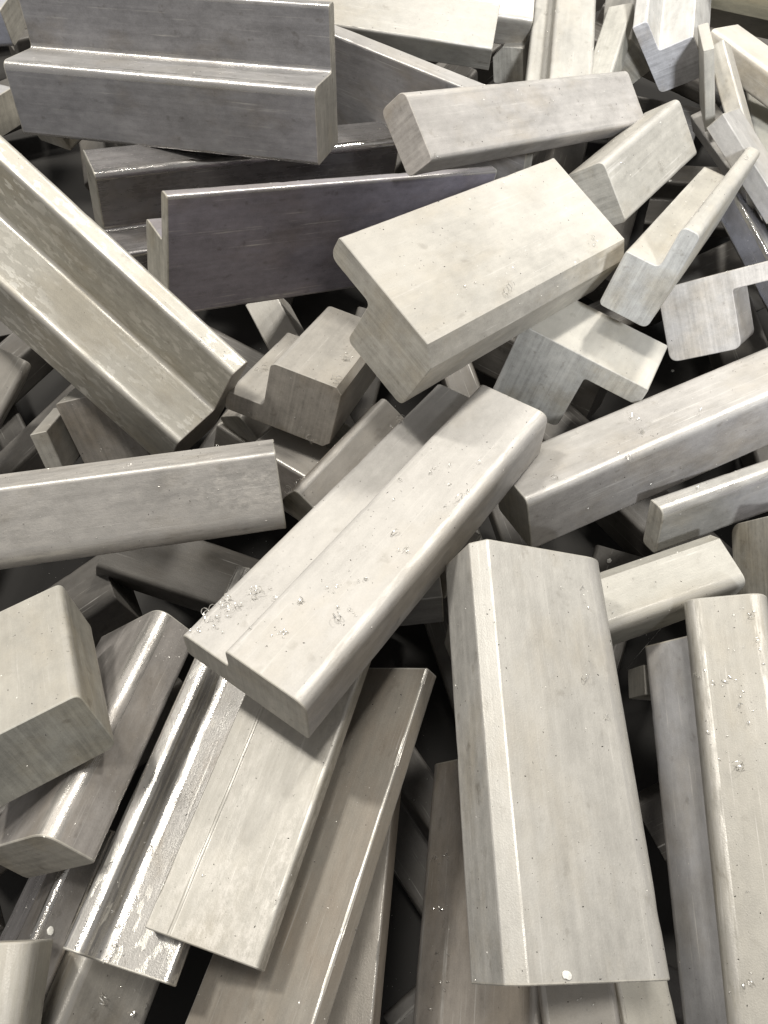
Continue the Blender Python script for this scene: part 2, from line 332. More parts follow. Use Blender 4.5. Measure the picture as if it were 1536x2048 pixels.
     [(-0.00749, -0.01016), (0.00749, -0.01016), (0.00749, 0.01016), (-0.00749, 0.01016)], [0.0015, 0.001, 0.0015, 0.0015], 0.11620, (0.26178, 0.32250, -0.03150), (0.370479, -0.370351, -0.665650, -0.531503), (0.400, 0.390, 0.370), 0.3, 'roll', (0.360, 0.345, 0.300)),
    ('flat_bar', 'thin pale bar lying second from the right beside the lit-rimmed one', None,
     [(-0.00713, -0.01332), (0.00713, -0.01332), (0.00713, 0.01332), (-0.00713, 0.01332)], [0.001, 0.001, 0.0015, 0.001], 0.07962, (0.25941, 0.28082, -0.00919), (0.794509, -0.319852, -0.442877, -0.265161), (0.400, 0.390, 0.370), 0.35, 'roll', (0.360, 0.345, 0.300)),
    ('steel_bar', 'dark bluish polished bar beneath the point of the wedge-like stepped bar', None,
     [(-0.00878, -0.01477), (0.00878, -0.01477), (0.00878, 0.01477), (-0.00878, 0.01477)], [0.0015, 0.0035, 0.003, 0.003], 0.13068, (0.26347, 0.20938, -0.03480), (0.648085, -0.612585, -0.365188, -0.267139), (0.300, 0.310, 0.360), 0.95, 'roll', (0.360, 0.345, 0.300)),
    ('flat_bar', 'pale greenish plate at the right edge under the upper right pieces', None,
     [(-0.01025, -0.01463), (0.01025, -0.01463), (0.01025, 0.01463), (-0.01025, 0.01463)], [0.002, 0.002, 0.002, 0.002], 0.18748, (0.29686, 0.30781, -0.03725), (0.388971, -0.460759, -0.544187, -0.583320), (0.380, 0.380, 0.330), 0.25, 'roll', (0.360, 0.345, 0.300)),
    ('steel_bar', 'beige narrow bar with a bright edge at upper right', None,
     [(-0.00900, -0.00633), (0.00900, -0.00633), (0.00900, 0.00633), (-0.00900, 0.00633)], [0.001, 0.0015, 0.0015, 0.001], 0.07996, (0.25662, 0.34520, -0.00291), (0.408461, -0.106285, -0.514469, -0.746448), (0.430, 0.410, 0.355), 0.25, 'roll', (0.360, 0.345, 0.300)),
    ('step_bar', 'bracket-shaped bar end lit cold white at upper right', None,
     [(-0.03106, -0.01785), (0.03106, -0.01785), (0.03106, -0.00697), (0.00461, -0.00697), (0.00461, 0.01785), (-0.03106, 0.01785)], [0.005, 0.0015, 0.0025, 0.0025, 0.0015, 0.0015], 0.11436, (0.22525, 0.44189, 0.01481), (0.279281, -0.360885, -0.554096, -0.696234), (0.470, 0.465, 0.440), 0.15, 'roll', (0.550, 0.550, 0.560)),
    ('flat_bar', 'thin cream plate standing right behind the cold white bracket end', None,
     [(-0.00363, -0.02065), (0.00363, -0.02065), (0.00363, 0.02065), (-0.00363, 0.02065)], [0.001, 0.0015, 0.0015, 0.001], 0.05924, (0.23829, 0.36188, 0.00281), (0.077439, 0.980286, -0.057130, 0.172567), (0.460, 0.445, 0.390), 0.15, 'roll', (0.360, 0.345, 0.300)),
    ('steel_bar', 'rounded beige bar at the top right with a deep shaded front', None,
     [(-0.01497, -0.01080), (0.01497, -0.01080), (0.01497, 0.01080), (-0.01497, 0.01080)], [0.003, 0.004, 0.003, 0.003], 0.14133, (0.29763, 0.36340, -0.00487), (0.124748, -0.213177, 0.660617, -0.708928), (0.420, 0.395, 0.340), 0.2, 'roll', (0.360, 0.345, 0.300)),
    ('steel_bar', 'brightly lit cream block in the top right corner', None,
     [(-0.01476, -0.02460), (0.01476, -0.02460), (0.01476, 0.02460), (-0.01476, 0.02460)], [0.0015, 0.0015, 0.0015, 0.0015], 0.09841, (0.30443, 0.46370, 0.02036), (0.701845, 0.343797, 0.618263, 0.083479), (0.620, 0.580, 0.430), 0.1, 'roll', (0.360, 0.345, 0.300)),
    ('steel_bar', 'beige bar below the cream block in the top right corner', None,
     [(-0.02548, -0.01515), (0.02548, -0.01515), (0.02548, 0.01515), (-0.02548, 0.01515)], [0.003, 0.002, 0.002, 0.003], 0.14010, (0.33089, 0.48316, -0.01362), (0.716283, 0.378631, 0.579359, 0.088991), (0.380, 0.360, 0.300), 0.2, 'roll', (0.360, 0.345, 0.300)),
    ('steel_bar', 'small pale leaning bar with chipped edges at the top, left of the cold white bracket', None,
     [(-0.00885, -0.00973), (0.00885, -0.00973), (0.00885, 0.00973), (-0.00885, 0.00973)], [0.001, 0.0015, 0.0025, 0.001], 0.10779, (0.17118, 0.39257, 0.00416), (0.304752, -0.508116, -0.520385, -0.614934), (0.430, 0.420, 0.365), 0.25, 'roll', (0.360, 0.345, 0.300)),
    ('steel_bar', 'light grey bar at the top edge behind the chipped leaning bar', None,
     [(-0.01574, -0.01574), (0.01574, -0.01574), (0.01574, 0.01574), (-0.01574, 0.01574)], [0.002, 0.003, 0.003, 0.002], 0.12611, (0.20405, 0.47206, -0.01996), (0.596953, -0.673723, -0.241040, -0.362830), (0.380, 0.370, 0.330), 0.3, 'roll', (0.360, 0.345, 0.300)),
    ('step_bar', 'stubby stepped block in shadow left of the big cream slab', None,
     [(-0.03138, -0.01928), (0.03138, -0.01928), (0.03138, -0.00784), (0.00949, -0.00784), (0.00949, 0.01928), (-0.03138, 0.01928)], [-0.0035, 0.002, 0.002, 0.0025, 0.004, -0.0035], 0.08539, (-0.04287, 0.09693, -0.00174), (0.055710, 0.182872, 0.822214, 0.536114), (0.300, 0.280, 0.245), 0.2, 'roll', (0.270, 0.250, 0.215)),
    ('steel_bar', 'rounded bar deep under the upper end of the central stepped bar', None,
     [(-0.01405, -0.01291), (0.01405, -0.01291), (0.01405, 0.01291), (-0.01405, 0.01291)], [0.004, 0.009, 0.006, 0.004], 0.07472, (-0.01896, 0.02832, -0.00042), (0.160798, 0.523090, 0.447931, -0.707021), (0.310, 0.285, 0.250), 0.3, 'roll', (0.360, 0.345, 0.300)),
    ('steel_bar', 'flat bar deep in the middle below the stubby stepped block', None,
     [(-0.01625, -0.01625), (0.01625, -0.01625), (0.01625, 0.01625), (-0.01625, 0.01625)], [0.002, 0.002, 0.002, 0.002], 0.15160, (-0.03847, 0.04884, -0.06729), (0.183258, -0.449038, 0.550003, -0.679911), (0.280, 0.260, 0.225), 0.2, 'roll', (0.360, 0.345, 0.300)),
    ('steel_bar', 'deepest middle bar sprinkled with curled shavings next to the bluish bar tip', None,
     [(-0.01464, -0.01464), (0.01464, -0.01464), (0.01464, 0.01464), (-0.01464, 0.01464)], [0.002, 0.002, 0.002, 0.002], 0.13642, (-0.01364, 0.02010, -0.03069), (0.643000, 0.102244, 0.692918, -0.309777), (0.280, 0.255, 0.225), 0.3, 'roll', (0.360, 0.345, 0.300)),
    ('steel_bar', 'small rounded bar end tucked beneath the tip of the channel-shaped bar', None,
     [(-0.01453, -0.01061), (0.01453, -0.01061), (0.01453, 0.01061), (-0.01453, 0.01061)], [0.006, 0.004, 0.003, 0.003], 0.10165, (-0.05824, 0.11874, -0.04006), (0.540890, -0.711386, -0.029599, -0.447763), (0.300, 0.275, 0.240), 0.2, 'roll', (0.360, 0.345, 0.300)),
    ('steel_bar', 'brushed striped block end under the channel-shaped bar on the left', None,
     [(-0.02112, -0.02421), (0.02112, -0.02421), (0.02112, 0.02421), (-0.02112, 0.02421)], [0.0025, 0.002, 0.002, 0.002], 0.09633, (-0.16351, 0.11002, -0.05477), (0.482716, -0.866330, -0.091700, -0.089713), (0.250, 0.240, 0.210), 0.3, 'roll', (0.260, 0.240, 0.210)),
    ('flat_bar', 'thin small plate end leaning beside the brushed striped block', None,
     [(-0.00500, -0.01455), (0.00500, -0.01455), (0.00500, 0.01455), (-0.00500, 0.01455)], [0.001, 0.001, 0.001, 0.001], 0.04189, (-0.19613, 0.06845, -0.03721), (0.475448, -0.873013, -0.106209, -0.022746), (0.300, 0.285, 0.250), 0.2, 'roll', (0.360, 0.345, 0.300)),
    ('steel_bar', 'dim brown bar at the left edge beneath the channel-shaped bar', None,
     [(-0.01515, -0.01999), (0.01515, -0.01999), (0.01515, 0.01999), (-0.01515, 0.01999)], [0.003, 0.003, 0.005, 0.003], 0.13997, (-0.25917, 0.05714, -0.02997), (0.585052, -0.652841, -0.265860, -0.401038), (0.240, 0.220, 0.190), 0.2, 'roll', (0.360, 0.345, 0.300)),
    ('steel_bar', 'bar in the bottom left corner with a pale face and a shaded right side', None,
     [(-0.01492, -0.01980), (0.01492, -0.01980), (0.01492, 0.01980), (-0.01492, 0.01980)], [0.002, 0.002, 0.009, 0.004], 0.11862, (-0.15253, -0.25430, 0.00353), (0.535983, -0.510084, -0.479309, -0.472017), (0.300, 0.285, 0.240), 0.2, 'roll', (0.360, 0.345, 0.300)),
    ('steel_bar', 'bar at the bottom sticking out below the narrow shiny channel bar', None,
     [(-0.01577, -0.02103), (0.01577, -0.02103), (0.01577, 0.02103), (-0.01577, 0.02103)], [0.003, 0.005, 0.005, 0.003], 0.16794, (-0.13909, -0.26148, -0.03911), (0.605508, -0.692688, -0.166600, -0.354665), (0.370, 0.350, 0.305), 0.35, 'roll', (0.360, 0.345, 0.300)),
    ('steel_bar', 'dark bar with a glinting ridge left of the narrow shiny channel bar', None,
     [(-0.01415, -0.00820), (0.01415, -0.00820), (0.01415, 0.00820), (-0.01415, 0.00820)], [0.002, 0.0035, 0.003, 0.003], 0.14149, (-0.15326, -0.21681, -0.02698), (0.554460, -0.672097, -0.264202, -0.413590), (0.270, 0.255, 0.240), 0.7, 'roll', (0.360, 0.345, 0.300)),
    ('steel_bar', 'nearly hidden shiny bar at the far left near the bottom', None,
     [(-0.01593, -0.01593), (0.01593, -0.01593), (0.01593, 0.01593), (-0.01593, 0.01593)], [0.002, 0.004, 0.003, 0.003], 0.14866, (-0.17272, -0.23870, -0.05897), (0.125506, -0.329905, -0.625430, -0.695880), (0.250, 0.240, 0.240), 0.8, 'roll', (0.360, 0.345, 0.300)),
    ('steel_bar', 'brown-grey bar speckled with filings left of the largest chamfered block', None,
     [(-0.01901, -0.03657), (0.01901, -0.03657), (0.01901, 0.03657), (-0.01901, 0.03657)], [0.003, 0.005, 0.004, 0.003], 0.18990, (0.05165, -0.21053, -0.04551), (0.191151, -0.300516, -0.682324, -0.638424), (0.290, 0.260, 0.225), 0.3, 'roll', (0.360, 0.345, 0.300)),
    ('steel_bar', 'bar showing below the left half of the largest chamfered block at the bottom edge', None,
     [(-0.01421, -0.01422), (0.01421, -0.01422), (0.01421, 0.01422), (-0.01421, 0.01422)], [0.002, 0.003, 0.002, 0.002], 0.15159, (0.07650, -0.24649, -0.00041), (0.458492, -0.436975, -0.556708, -0.537507), (0.290, 0.265, 0.225), 0.25, 'roll', (0.360, 0.345, 0.300)),
    ('steel_bar', 'pale narrow bar showing below the right half of the largest chamfered block', None,
     [(-0.01509, -0.01107), (0.01509, -0.01107), (0.01509, 0.01107), (-0.01509, 0.01107)], [0.002, 0.002, 0.002, 0.002], 0.16078, (0.10315, -0.25004, -0.01721), (0.553222, -0.508920, -0.484354, -0.447602), (0.350, 0.335, 0.280), 0.25, 'roll', (0.360, 0.345, 0.300)),
    ('steel_bar', 'small lit bar tip in the dark gap right under the central stepped bar', None,
     [(-0.01510, -0.00758), (0.01510, -0.00758), (0.01510, 0.00758), (-0.01510, 0.00758)], [0.001, 0.001, 0.001, 0.001], 0.08983, (-0.01390, -0.03895, -0.03386), (0.677728, -0.003603, -0.732817, 0.060427), (0.360, 0.355, 0.340), 0.3, 'roll', (0.360, 0.345, 0.300)),
    ('steel_bar', 'buried bar corner catching light under the long purplish plate', None,
     [(-0.01162, -0.01499), (0.01162, -0.01499), (0.01162, 0.01499), (-0.01162, 0.01499)], [0.001, 0.001, 0.001, 0.001], 0.12064, (-0.05619, 0.14926, -0.07084), (0.601330, 0.745878, 0.016827, 0.285980), (0.360, 0.345, 0.310), 0.2, 'roll', (0.360, 0.345, 0.300)),
    ('steel_bar', 'blue-tinged bar in the very top left corner behind the step-shaped bar', None,
     [(-0.01299, -0.02450), (0.01299, -0.02450), (0.01299, 0.02450), (-0.01299, 0.02450)], [0.002, 0.002, 0.002, 0.003], 0.11999, (-0.34987, 0.43961, 0.00124), (0.049509, 0.695479, 0.073444, 0.713066), (0.400, 0.420, 0.480), 0.3, 'roll', (0.360, 0.345, 0.300)),
    ('steel_bar', 'bluish grey bar end at the left edge beside the step-shaped bar', None,
     [(-0.01502, -0.01308), (0.01502, -0.01308), (0.01502, 0.01308), (-0.01502, 0.01308)], [0.004, 0.003, 0.003, 0.003], 0.11976, (-0.33370, 0.35483, -0.00547), (0.343749, -0.489891, 0.523046, -0.606849), (0.330, 0.340, 0.370), 0.3, 'roll', (0.360, 0.345, 0.300)),
    ('steel_bar', 'small dull bar between the channel-shaped bar and the step-shaped bar at the left', None,
     [(-0.02365, -0.00859), (0.02365, -0.00859), (0.02365, 0.00859), (-0.02365, 0.00859)], [0.003, 0.003, 0.003, 0.003], 0.13217, (-0.21184, 0.38581, -0.01485), (0.131180, -0.346688, -0.673172, 0.639874), (0.330, 0.315, 0.270), 0.3, 'roll', (0.360, 0.345, 0.300)),
    ('steel_bar', 'tiny bar end in the slot right of the largest chamfered block', None,
     [(-0.01045, -0.00755), (0.01045, -0.00755), (0.01045, 0.00755), (-0.01045, 0.00755)], [0.001, 0.001, 0.001, 0.001], 0.08096, (0.17027, -0.08070, -0.04281), (0.035196, -0.740165, 0.073092, -0.667514), (0.340, 0.325, 0.280), 0.2, 'roll', (0.360, 0.345, 0.300)),
    ('step_bar', 'central stepped bar strewn with shavings, lying across the middle of the heap', None,
     [(-0.03269, -0.01448), (0.03269, -0.01448), (0.03269, 0.00192), (0.00696, 0.00192), (0.00696, 0.01448), (-0.03269, 0.01448)], [0.002, 0.003, 0.004, 0.002, 0.003, 0.006], 0.19316, (-0.00023, -0.02640, 0.03755), (0.227535, 0.198786, 0.741650, 0.598889), (0.400, 0.385, 0.360), 0.18, 'roll', (0.340, 0.325, 0.280)),
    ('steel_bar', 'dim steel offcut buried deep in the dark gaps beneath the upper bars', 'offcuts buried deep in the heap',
     [(-0.01687, -0.01485), (0.01687, -0.01485), (0.01687, 0.01485), (-0.01687, 0.01485)], [0.003, 0.003, 0.003, 0.003], 0.16349, (0.25899, 0.14216, -0.08507), (0.087693, -0.083106, 0.745339, 0.655648), (0.100, 0.093, 0.082), 0.2, 'oily', (0.100, 0.093, 0.082)),  # buried offcuts: shade of the gaps painted in as a near-black tint
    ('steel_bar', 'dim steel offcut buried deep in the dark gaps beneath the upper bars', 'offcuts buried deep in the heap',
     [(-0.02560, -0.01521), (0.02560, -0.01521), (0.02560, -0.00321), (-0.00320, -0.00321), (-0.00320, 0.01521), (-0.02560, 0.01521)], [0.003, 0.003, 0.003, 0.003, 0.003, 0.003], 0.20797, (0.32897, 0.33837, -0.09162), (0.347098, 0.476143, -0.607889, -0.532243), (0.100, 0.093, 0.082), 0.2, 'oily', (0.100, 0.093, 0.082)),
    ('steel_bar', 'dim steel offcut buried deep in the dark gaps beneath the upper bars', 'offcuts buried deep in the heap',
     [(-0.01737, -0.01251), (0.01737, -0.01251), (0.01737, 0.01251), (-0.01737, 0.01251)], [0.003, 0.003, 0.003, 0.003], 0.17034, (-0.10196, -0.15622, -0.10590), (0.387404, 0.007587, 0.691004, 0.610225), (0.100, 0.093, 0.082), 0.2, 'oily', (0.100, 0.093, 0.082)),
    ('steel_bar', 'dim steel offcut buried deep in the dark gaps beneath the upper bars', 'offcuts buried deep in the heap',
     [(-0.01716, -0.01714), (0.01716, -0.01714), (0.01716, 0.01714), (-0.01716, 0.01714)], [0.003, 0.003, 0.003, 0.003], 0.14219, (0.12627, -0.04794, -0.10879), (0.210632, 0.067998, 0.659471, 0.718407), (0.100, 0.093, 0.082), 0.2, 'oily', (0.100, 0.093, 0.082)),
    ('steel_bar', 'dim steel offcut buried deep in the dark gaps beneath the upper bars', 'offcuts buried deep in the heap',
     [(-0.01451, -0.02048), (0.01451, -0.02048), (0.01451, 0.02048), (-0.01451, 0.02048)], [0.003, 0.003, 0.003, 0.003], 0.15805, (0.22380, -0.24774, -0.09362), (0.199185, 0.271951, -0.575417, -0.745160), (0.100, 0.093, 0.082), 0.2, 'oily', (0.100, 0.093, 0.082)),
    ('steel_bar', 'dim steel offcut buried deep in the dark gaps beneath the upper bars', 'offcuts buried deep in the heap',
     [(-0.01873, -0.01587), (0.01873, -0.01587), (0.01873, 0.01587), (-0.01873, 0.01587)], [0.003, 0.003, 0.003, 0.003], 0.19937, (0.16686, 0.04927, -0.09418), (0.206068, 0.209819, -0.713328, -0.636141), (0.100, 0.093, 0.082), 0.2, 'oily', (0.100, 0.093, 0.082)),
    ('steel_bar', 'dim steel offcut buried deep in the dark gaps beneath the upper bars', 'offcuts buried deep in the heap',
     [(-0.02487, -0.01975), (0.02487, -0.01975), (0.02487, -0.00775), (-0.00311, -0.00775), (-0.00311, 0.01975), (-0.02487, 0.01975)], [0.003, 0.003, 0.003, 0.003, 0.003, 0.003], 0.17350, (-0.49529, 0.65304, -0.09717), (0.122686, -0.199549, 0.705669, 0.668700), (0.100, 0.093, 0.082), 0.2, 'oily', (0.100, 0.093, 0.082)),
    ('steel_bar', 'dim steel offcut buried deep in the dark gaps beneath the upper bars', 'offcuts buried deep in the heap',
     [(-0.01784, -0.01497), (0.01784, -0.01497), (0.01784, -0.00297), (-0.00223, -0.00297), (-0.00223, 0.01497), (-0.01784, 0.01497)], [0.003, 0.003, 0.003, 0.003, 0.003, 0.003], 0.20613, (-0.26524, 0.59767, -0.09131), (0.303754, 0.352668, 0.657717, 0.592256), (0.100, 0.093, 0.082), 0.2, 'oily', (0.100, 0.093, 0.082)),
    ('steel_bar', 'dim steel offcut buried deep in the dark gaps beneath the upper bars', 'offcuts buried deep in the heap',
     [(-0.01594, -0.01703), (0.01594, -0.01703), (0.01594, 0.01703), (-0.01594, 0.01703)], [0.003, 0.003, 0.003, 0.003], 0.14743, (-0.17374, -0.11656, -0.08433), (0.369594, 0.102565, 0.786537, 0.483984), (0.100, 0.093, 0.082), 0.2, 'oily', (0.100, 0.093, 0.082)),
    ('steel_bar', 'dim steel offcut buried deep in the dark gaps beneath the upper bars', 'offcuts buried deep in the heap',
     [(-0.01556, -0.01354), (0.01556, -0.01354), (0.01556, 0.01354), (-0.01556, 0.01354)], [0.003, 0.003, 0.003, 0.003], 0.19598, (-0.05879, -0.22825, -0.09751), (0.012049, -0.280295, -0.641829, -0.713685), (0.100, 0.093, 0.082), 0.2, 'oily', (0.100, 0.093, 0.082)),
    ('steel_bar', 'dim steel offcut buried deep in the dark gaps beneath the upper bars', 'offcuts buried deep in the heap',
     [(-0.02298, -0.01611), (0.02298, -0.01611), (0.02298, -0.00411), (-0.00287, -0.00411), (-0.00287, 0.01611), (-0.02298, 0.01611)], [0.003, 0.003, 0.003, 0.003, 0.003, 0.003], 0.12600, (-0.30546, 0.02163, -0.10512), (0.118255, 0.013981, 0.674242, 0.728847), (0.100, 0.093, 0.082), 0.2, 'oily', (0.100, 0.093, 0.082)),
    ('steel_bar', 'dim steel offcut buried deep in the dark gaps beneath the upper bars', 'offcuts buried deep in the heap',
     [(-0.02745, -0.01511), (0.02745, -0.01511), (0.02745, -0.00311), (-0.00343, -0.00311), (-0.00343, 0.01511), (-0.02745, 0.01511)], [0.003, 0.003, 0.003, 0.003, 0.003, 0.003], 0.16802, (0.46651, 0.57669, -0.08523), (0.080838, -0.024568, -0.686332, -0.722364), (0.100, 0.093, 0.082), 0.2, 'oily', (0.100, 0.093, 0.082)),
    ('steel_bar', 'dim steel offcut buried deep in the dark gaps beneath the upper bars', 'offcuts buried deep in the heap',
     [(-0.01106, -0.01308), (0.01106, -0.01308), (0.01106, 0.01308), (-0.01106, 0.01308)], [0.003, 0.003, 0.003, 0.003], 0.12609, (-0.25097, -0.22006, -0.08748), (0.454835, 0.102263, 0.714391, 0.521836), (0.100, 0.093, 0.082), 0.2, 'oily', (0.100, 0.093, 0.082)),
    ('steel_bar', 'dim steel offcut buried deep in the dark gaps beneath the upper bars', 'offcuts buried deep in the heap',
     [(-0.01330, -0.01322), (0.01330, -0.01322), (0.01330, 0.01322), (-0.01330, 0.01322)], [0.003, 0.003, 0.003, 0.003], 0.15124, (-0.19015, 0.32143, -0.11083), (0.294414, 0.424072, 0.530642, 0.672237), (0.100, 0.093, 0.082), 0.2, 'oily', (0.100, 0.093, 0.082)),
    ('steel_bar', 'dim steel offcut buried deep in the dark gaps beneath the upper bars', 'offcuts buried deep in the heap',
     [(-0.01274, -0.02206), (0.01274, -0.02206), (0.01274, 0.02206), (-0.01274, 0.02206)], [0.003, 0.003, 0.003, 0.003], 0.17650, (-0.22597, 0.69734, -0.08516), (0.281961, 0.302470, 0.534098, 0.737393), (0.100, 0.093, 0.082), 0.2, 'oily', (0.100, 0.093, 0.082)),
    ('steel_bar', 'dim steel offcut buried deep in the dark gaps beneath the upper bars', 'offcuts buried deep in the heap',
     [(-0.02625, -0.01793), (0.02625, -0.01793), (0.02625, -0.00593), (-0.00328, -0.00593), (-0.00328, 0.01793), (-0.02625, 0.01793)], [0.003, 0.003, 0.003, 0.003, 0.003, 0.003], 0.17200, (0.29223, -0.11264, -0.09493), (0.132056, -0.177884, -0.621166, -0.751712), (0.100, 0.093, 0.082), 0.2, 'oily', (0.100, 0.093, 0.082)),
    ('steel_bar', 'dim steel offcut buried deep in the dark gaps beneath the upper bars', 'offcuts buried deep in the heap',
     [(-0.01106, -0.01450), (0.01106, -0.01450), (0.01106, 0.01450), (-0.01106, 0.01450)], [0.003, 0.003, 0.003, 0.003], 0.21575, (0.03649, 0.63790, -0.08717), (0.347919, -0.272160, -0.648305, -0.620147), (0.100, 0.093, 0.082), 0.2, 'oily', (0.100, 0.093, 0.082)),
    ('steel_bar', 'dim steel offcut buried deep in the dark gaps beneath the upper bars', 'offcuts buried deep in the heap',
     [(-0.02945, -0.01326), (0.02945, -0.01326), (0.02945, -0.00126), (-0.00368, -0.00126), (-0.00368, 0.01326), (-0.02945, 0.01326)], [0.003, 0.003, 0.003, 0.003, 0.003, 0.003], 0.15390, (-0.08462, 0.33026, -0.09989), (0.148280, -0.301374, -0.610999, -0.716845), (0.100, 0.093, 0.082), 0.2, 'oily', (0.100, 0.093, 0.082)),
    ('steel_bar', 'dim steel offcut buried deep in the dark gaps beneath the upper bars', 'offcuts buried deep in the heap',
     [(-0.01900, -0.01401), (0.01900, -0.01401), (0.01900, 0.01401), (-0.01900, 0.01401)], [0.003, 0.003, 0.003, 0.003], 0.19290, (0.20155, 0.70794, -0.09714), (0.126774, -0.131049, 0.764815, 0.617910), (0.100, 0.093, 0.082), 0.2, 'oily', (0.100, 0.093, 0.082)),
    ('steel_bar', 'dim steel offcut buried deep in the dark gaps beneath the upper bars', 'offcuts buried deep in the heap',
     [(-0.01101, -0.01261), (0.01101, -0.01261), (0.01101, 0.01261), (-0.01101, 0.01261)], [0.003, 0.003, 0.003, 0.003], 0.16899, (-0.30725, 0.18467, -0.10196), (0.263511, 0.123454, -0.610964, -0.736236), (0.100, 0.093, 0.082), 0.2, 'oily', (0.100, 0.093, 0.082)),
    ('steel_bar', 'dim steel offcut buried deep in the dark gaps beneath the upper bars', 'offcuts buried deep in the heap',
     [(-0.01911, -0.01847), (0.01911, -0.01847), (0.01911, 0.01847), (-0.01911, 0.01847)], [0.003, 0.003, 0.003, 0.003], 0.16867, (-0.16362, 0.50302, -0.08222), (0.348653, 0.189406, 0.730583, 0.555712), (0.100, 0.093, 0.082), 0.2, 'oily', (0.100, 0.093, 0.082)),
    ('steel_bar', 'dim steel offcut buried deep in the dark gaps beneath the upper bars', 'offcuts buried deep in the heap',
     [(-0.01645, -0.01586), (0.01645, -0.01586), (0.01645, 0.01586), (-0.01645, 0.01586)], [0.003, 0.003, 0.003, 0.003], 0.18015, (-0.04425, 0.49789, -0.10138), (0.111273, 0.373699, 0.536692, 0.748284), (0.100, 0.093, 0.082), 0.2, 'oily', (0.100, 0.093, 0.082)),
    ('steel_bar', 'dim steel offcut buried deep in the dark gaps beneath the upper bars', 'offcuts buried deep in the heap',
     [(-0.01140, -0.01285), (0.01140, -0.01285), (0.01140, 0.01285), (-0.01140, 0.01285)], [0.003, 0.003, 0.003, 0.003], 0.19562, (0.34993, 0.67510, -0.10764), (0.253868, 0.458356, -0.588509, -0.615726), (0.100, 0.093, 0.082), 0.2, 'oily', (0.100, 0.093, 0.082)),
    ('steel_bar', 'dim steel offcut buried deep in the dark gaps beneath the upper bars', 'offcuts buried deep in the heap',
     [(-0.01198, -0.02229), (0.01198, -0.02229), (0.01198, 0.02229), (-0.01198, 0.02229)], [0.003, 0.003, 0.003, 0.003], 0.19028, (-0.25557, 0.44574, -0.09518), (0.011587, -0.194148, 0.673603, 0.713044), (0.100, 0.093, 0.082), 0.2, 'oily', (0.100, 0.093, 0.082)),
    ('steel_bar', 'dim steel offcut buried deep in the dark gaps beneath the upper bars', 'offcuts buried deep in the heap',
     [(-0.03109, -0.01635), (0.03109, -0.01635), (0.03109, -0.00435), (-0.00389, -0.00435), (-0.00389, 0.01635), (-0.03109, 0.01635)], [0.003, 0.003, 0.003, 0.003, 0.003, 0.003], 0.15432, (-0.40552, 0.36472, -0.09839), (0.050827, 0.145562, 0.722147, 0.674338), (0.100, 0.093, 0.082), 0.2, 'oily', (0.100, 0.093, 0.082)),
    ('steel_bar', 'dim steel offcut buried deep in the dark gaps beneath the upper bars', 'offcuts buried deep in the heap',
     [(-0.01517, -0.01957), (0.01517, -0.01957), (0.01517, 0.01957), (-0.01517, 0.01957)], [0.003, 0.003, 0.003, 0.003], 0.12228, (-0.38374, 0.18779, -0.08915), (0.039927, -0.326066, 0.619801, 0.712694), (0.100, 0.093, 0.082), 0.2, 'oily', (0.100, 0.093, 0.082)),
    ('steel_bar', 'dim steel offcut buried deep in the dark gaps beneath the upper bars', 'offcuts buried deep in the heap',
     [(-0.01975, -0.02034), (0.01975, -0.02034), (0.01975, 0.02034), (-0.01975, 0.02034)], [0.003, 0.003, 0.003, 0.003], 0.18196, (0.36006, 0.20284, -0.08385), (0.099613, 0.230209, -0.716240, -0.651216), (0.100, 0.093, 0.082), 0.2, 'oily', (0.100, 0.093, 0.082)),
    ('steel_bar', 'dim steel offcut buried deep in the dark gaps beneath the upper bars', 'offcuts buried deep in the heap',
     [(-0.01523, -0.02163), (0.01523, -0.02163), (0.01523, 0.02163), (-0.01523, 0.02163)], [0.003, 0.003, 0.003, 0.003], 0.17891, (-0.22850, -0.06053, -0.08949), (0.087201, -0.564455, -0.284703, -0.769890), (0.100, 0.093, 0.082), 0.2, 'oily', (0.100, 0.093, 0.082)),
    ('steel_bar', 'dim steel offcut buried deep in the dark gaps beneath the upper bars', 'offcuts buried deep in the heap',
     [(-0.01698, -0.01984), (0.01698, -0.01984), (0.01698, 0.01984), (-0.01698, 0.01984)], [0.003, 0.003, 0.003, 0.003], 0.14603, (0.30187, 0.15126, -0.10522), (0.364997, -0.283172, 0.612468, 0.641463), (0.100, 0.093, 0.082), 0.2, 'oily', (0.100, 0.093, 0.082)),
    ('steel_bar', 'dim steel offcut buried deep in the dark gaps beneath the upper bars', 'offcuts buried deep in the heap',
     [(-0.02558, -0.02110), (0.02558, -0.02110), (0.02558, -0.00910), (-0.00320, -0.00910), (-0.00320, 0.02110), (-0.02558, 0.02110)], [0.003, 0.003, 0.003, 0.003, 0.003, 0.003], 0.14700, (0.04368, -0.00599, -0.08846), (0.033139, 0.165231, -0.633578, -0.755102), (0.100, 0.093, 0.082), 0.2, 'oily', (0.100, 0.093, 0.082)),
    ('steel_bar', 'dim steel offcut buried deep in the dark gaps beneath the upper bars', 'offcuts buried deep in the heap',
     [(-0.02471, -0.01546), (0.02471, -0.01546), (0.02471, -0.00346), (-0.00309, -0.00346), (-0.00309, 0.01546), (-0.02471, 0.01546)], [0.003, 0.003, 0.003, 0.003, 0.003, 0.003], 0.13002, (0.14285, -0.24071, -0.08225), (0.544961, 0.201288, -0.563613, -0.587232), (0.100, 0.093, 0.082), 0.2, 'oily', (0.100, 0.093, 0.082)),
    ('steel_bar', 'dim steel offcut buried deep in the dark gaps beneath the upper bars', 'offcuts buried deep in the heap',
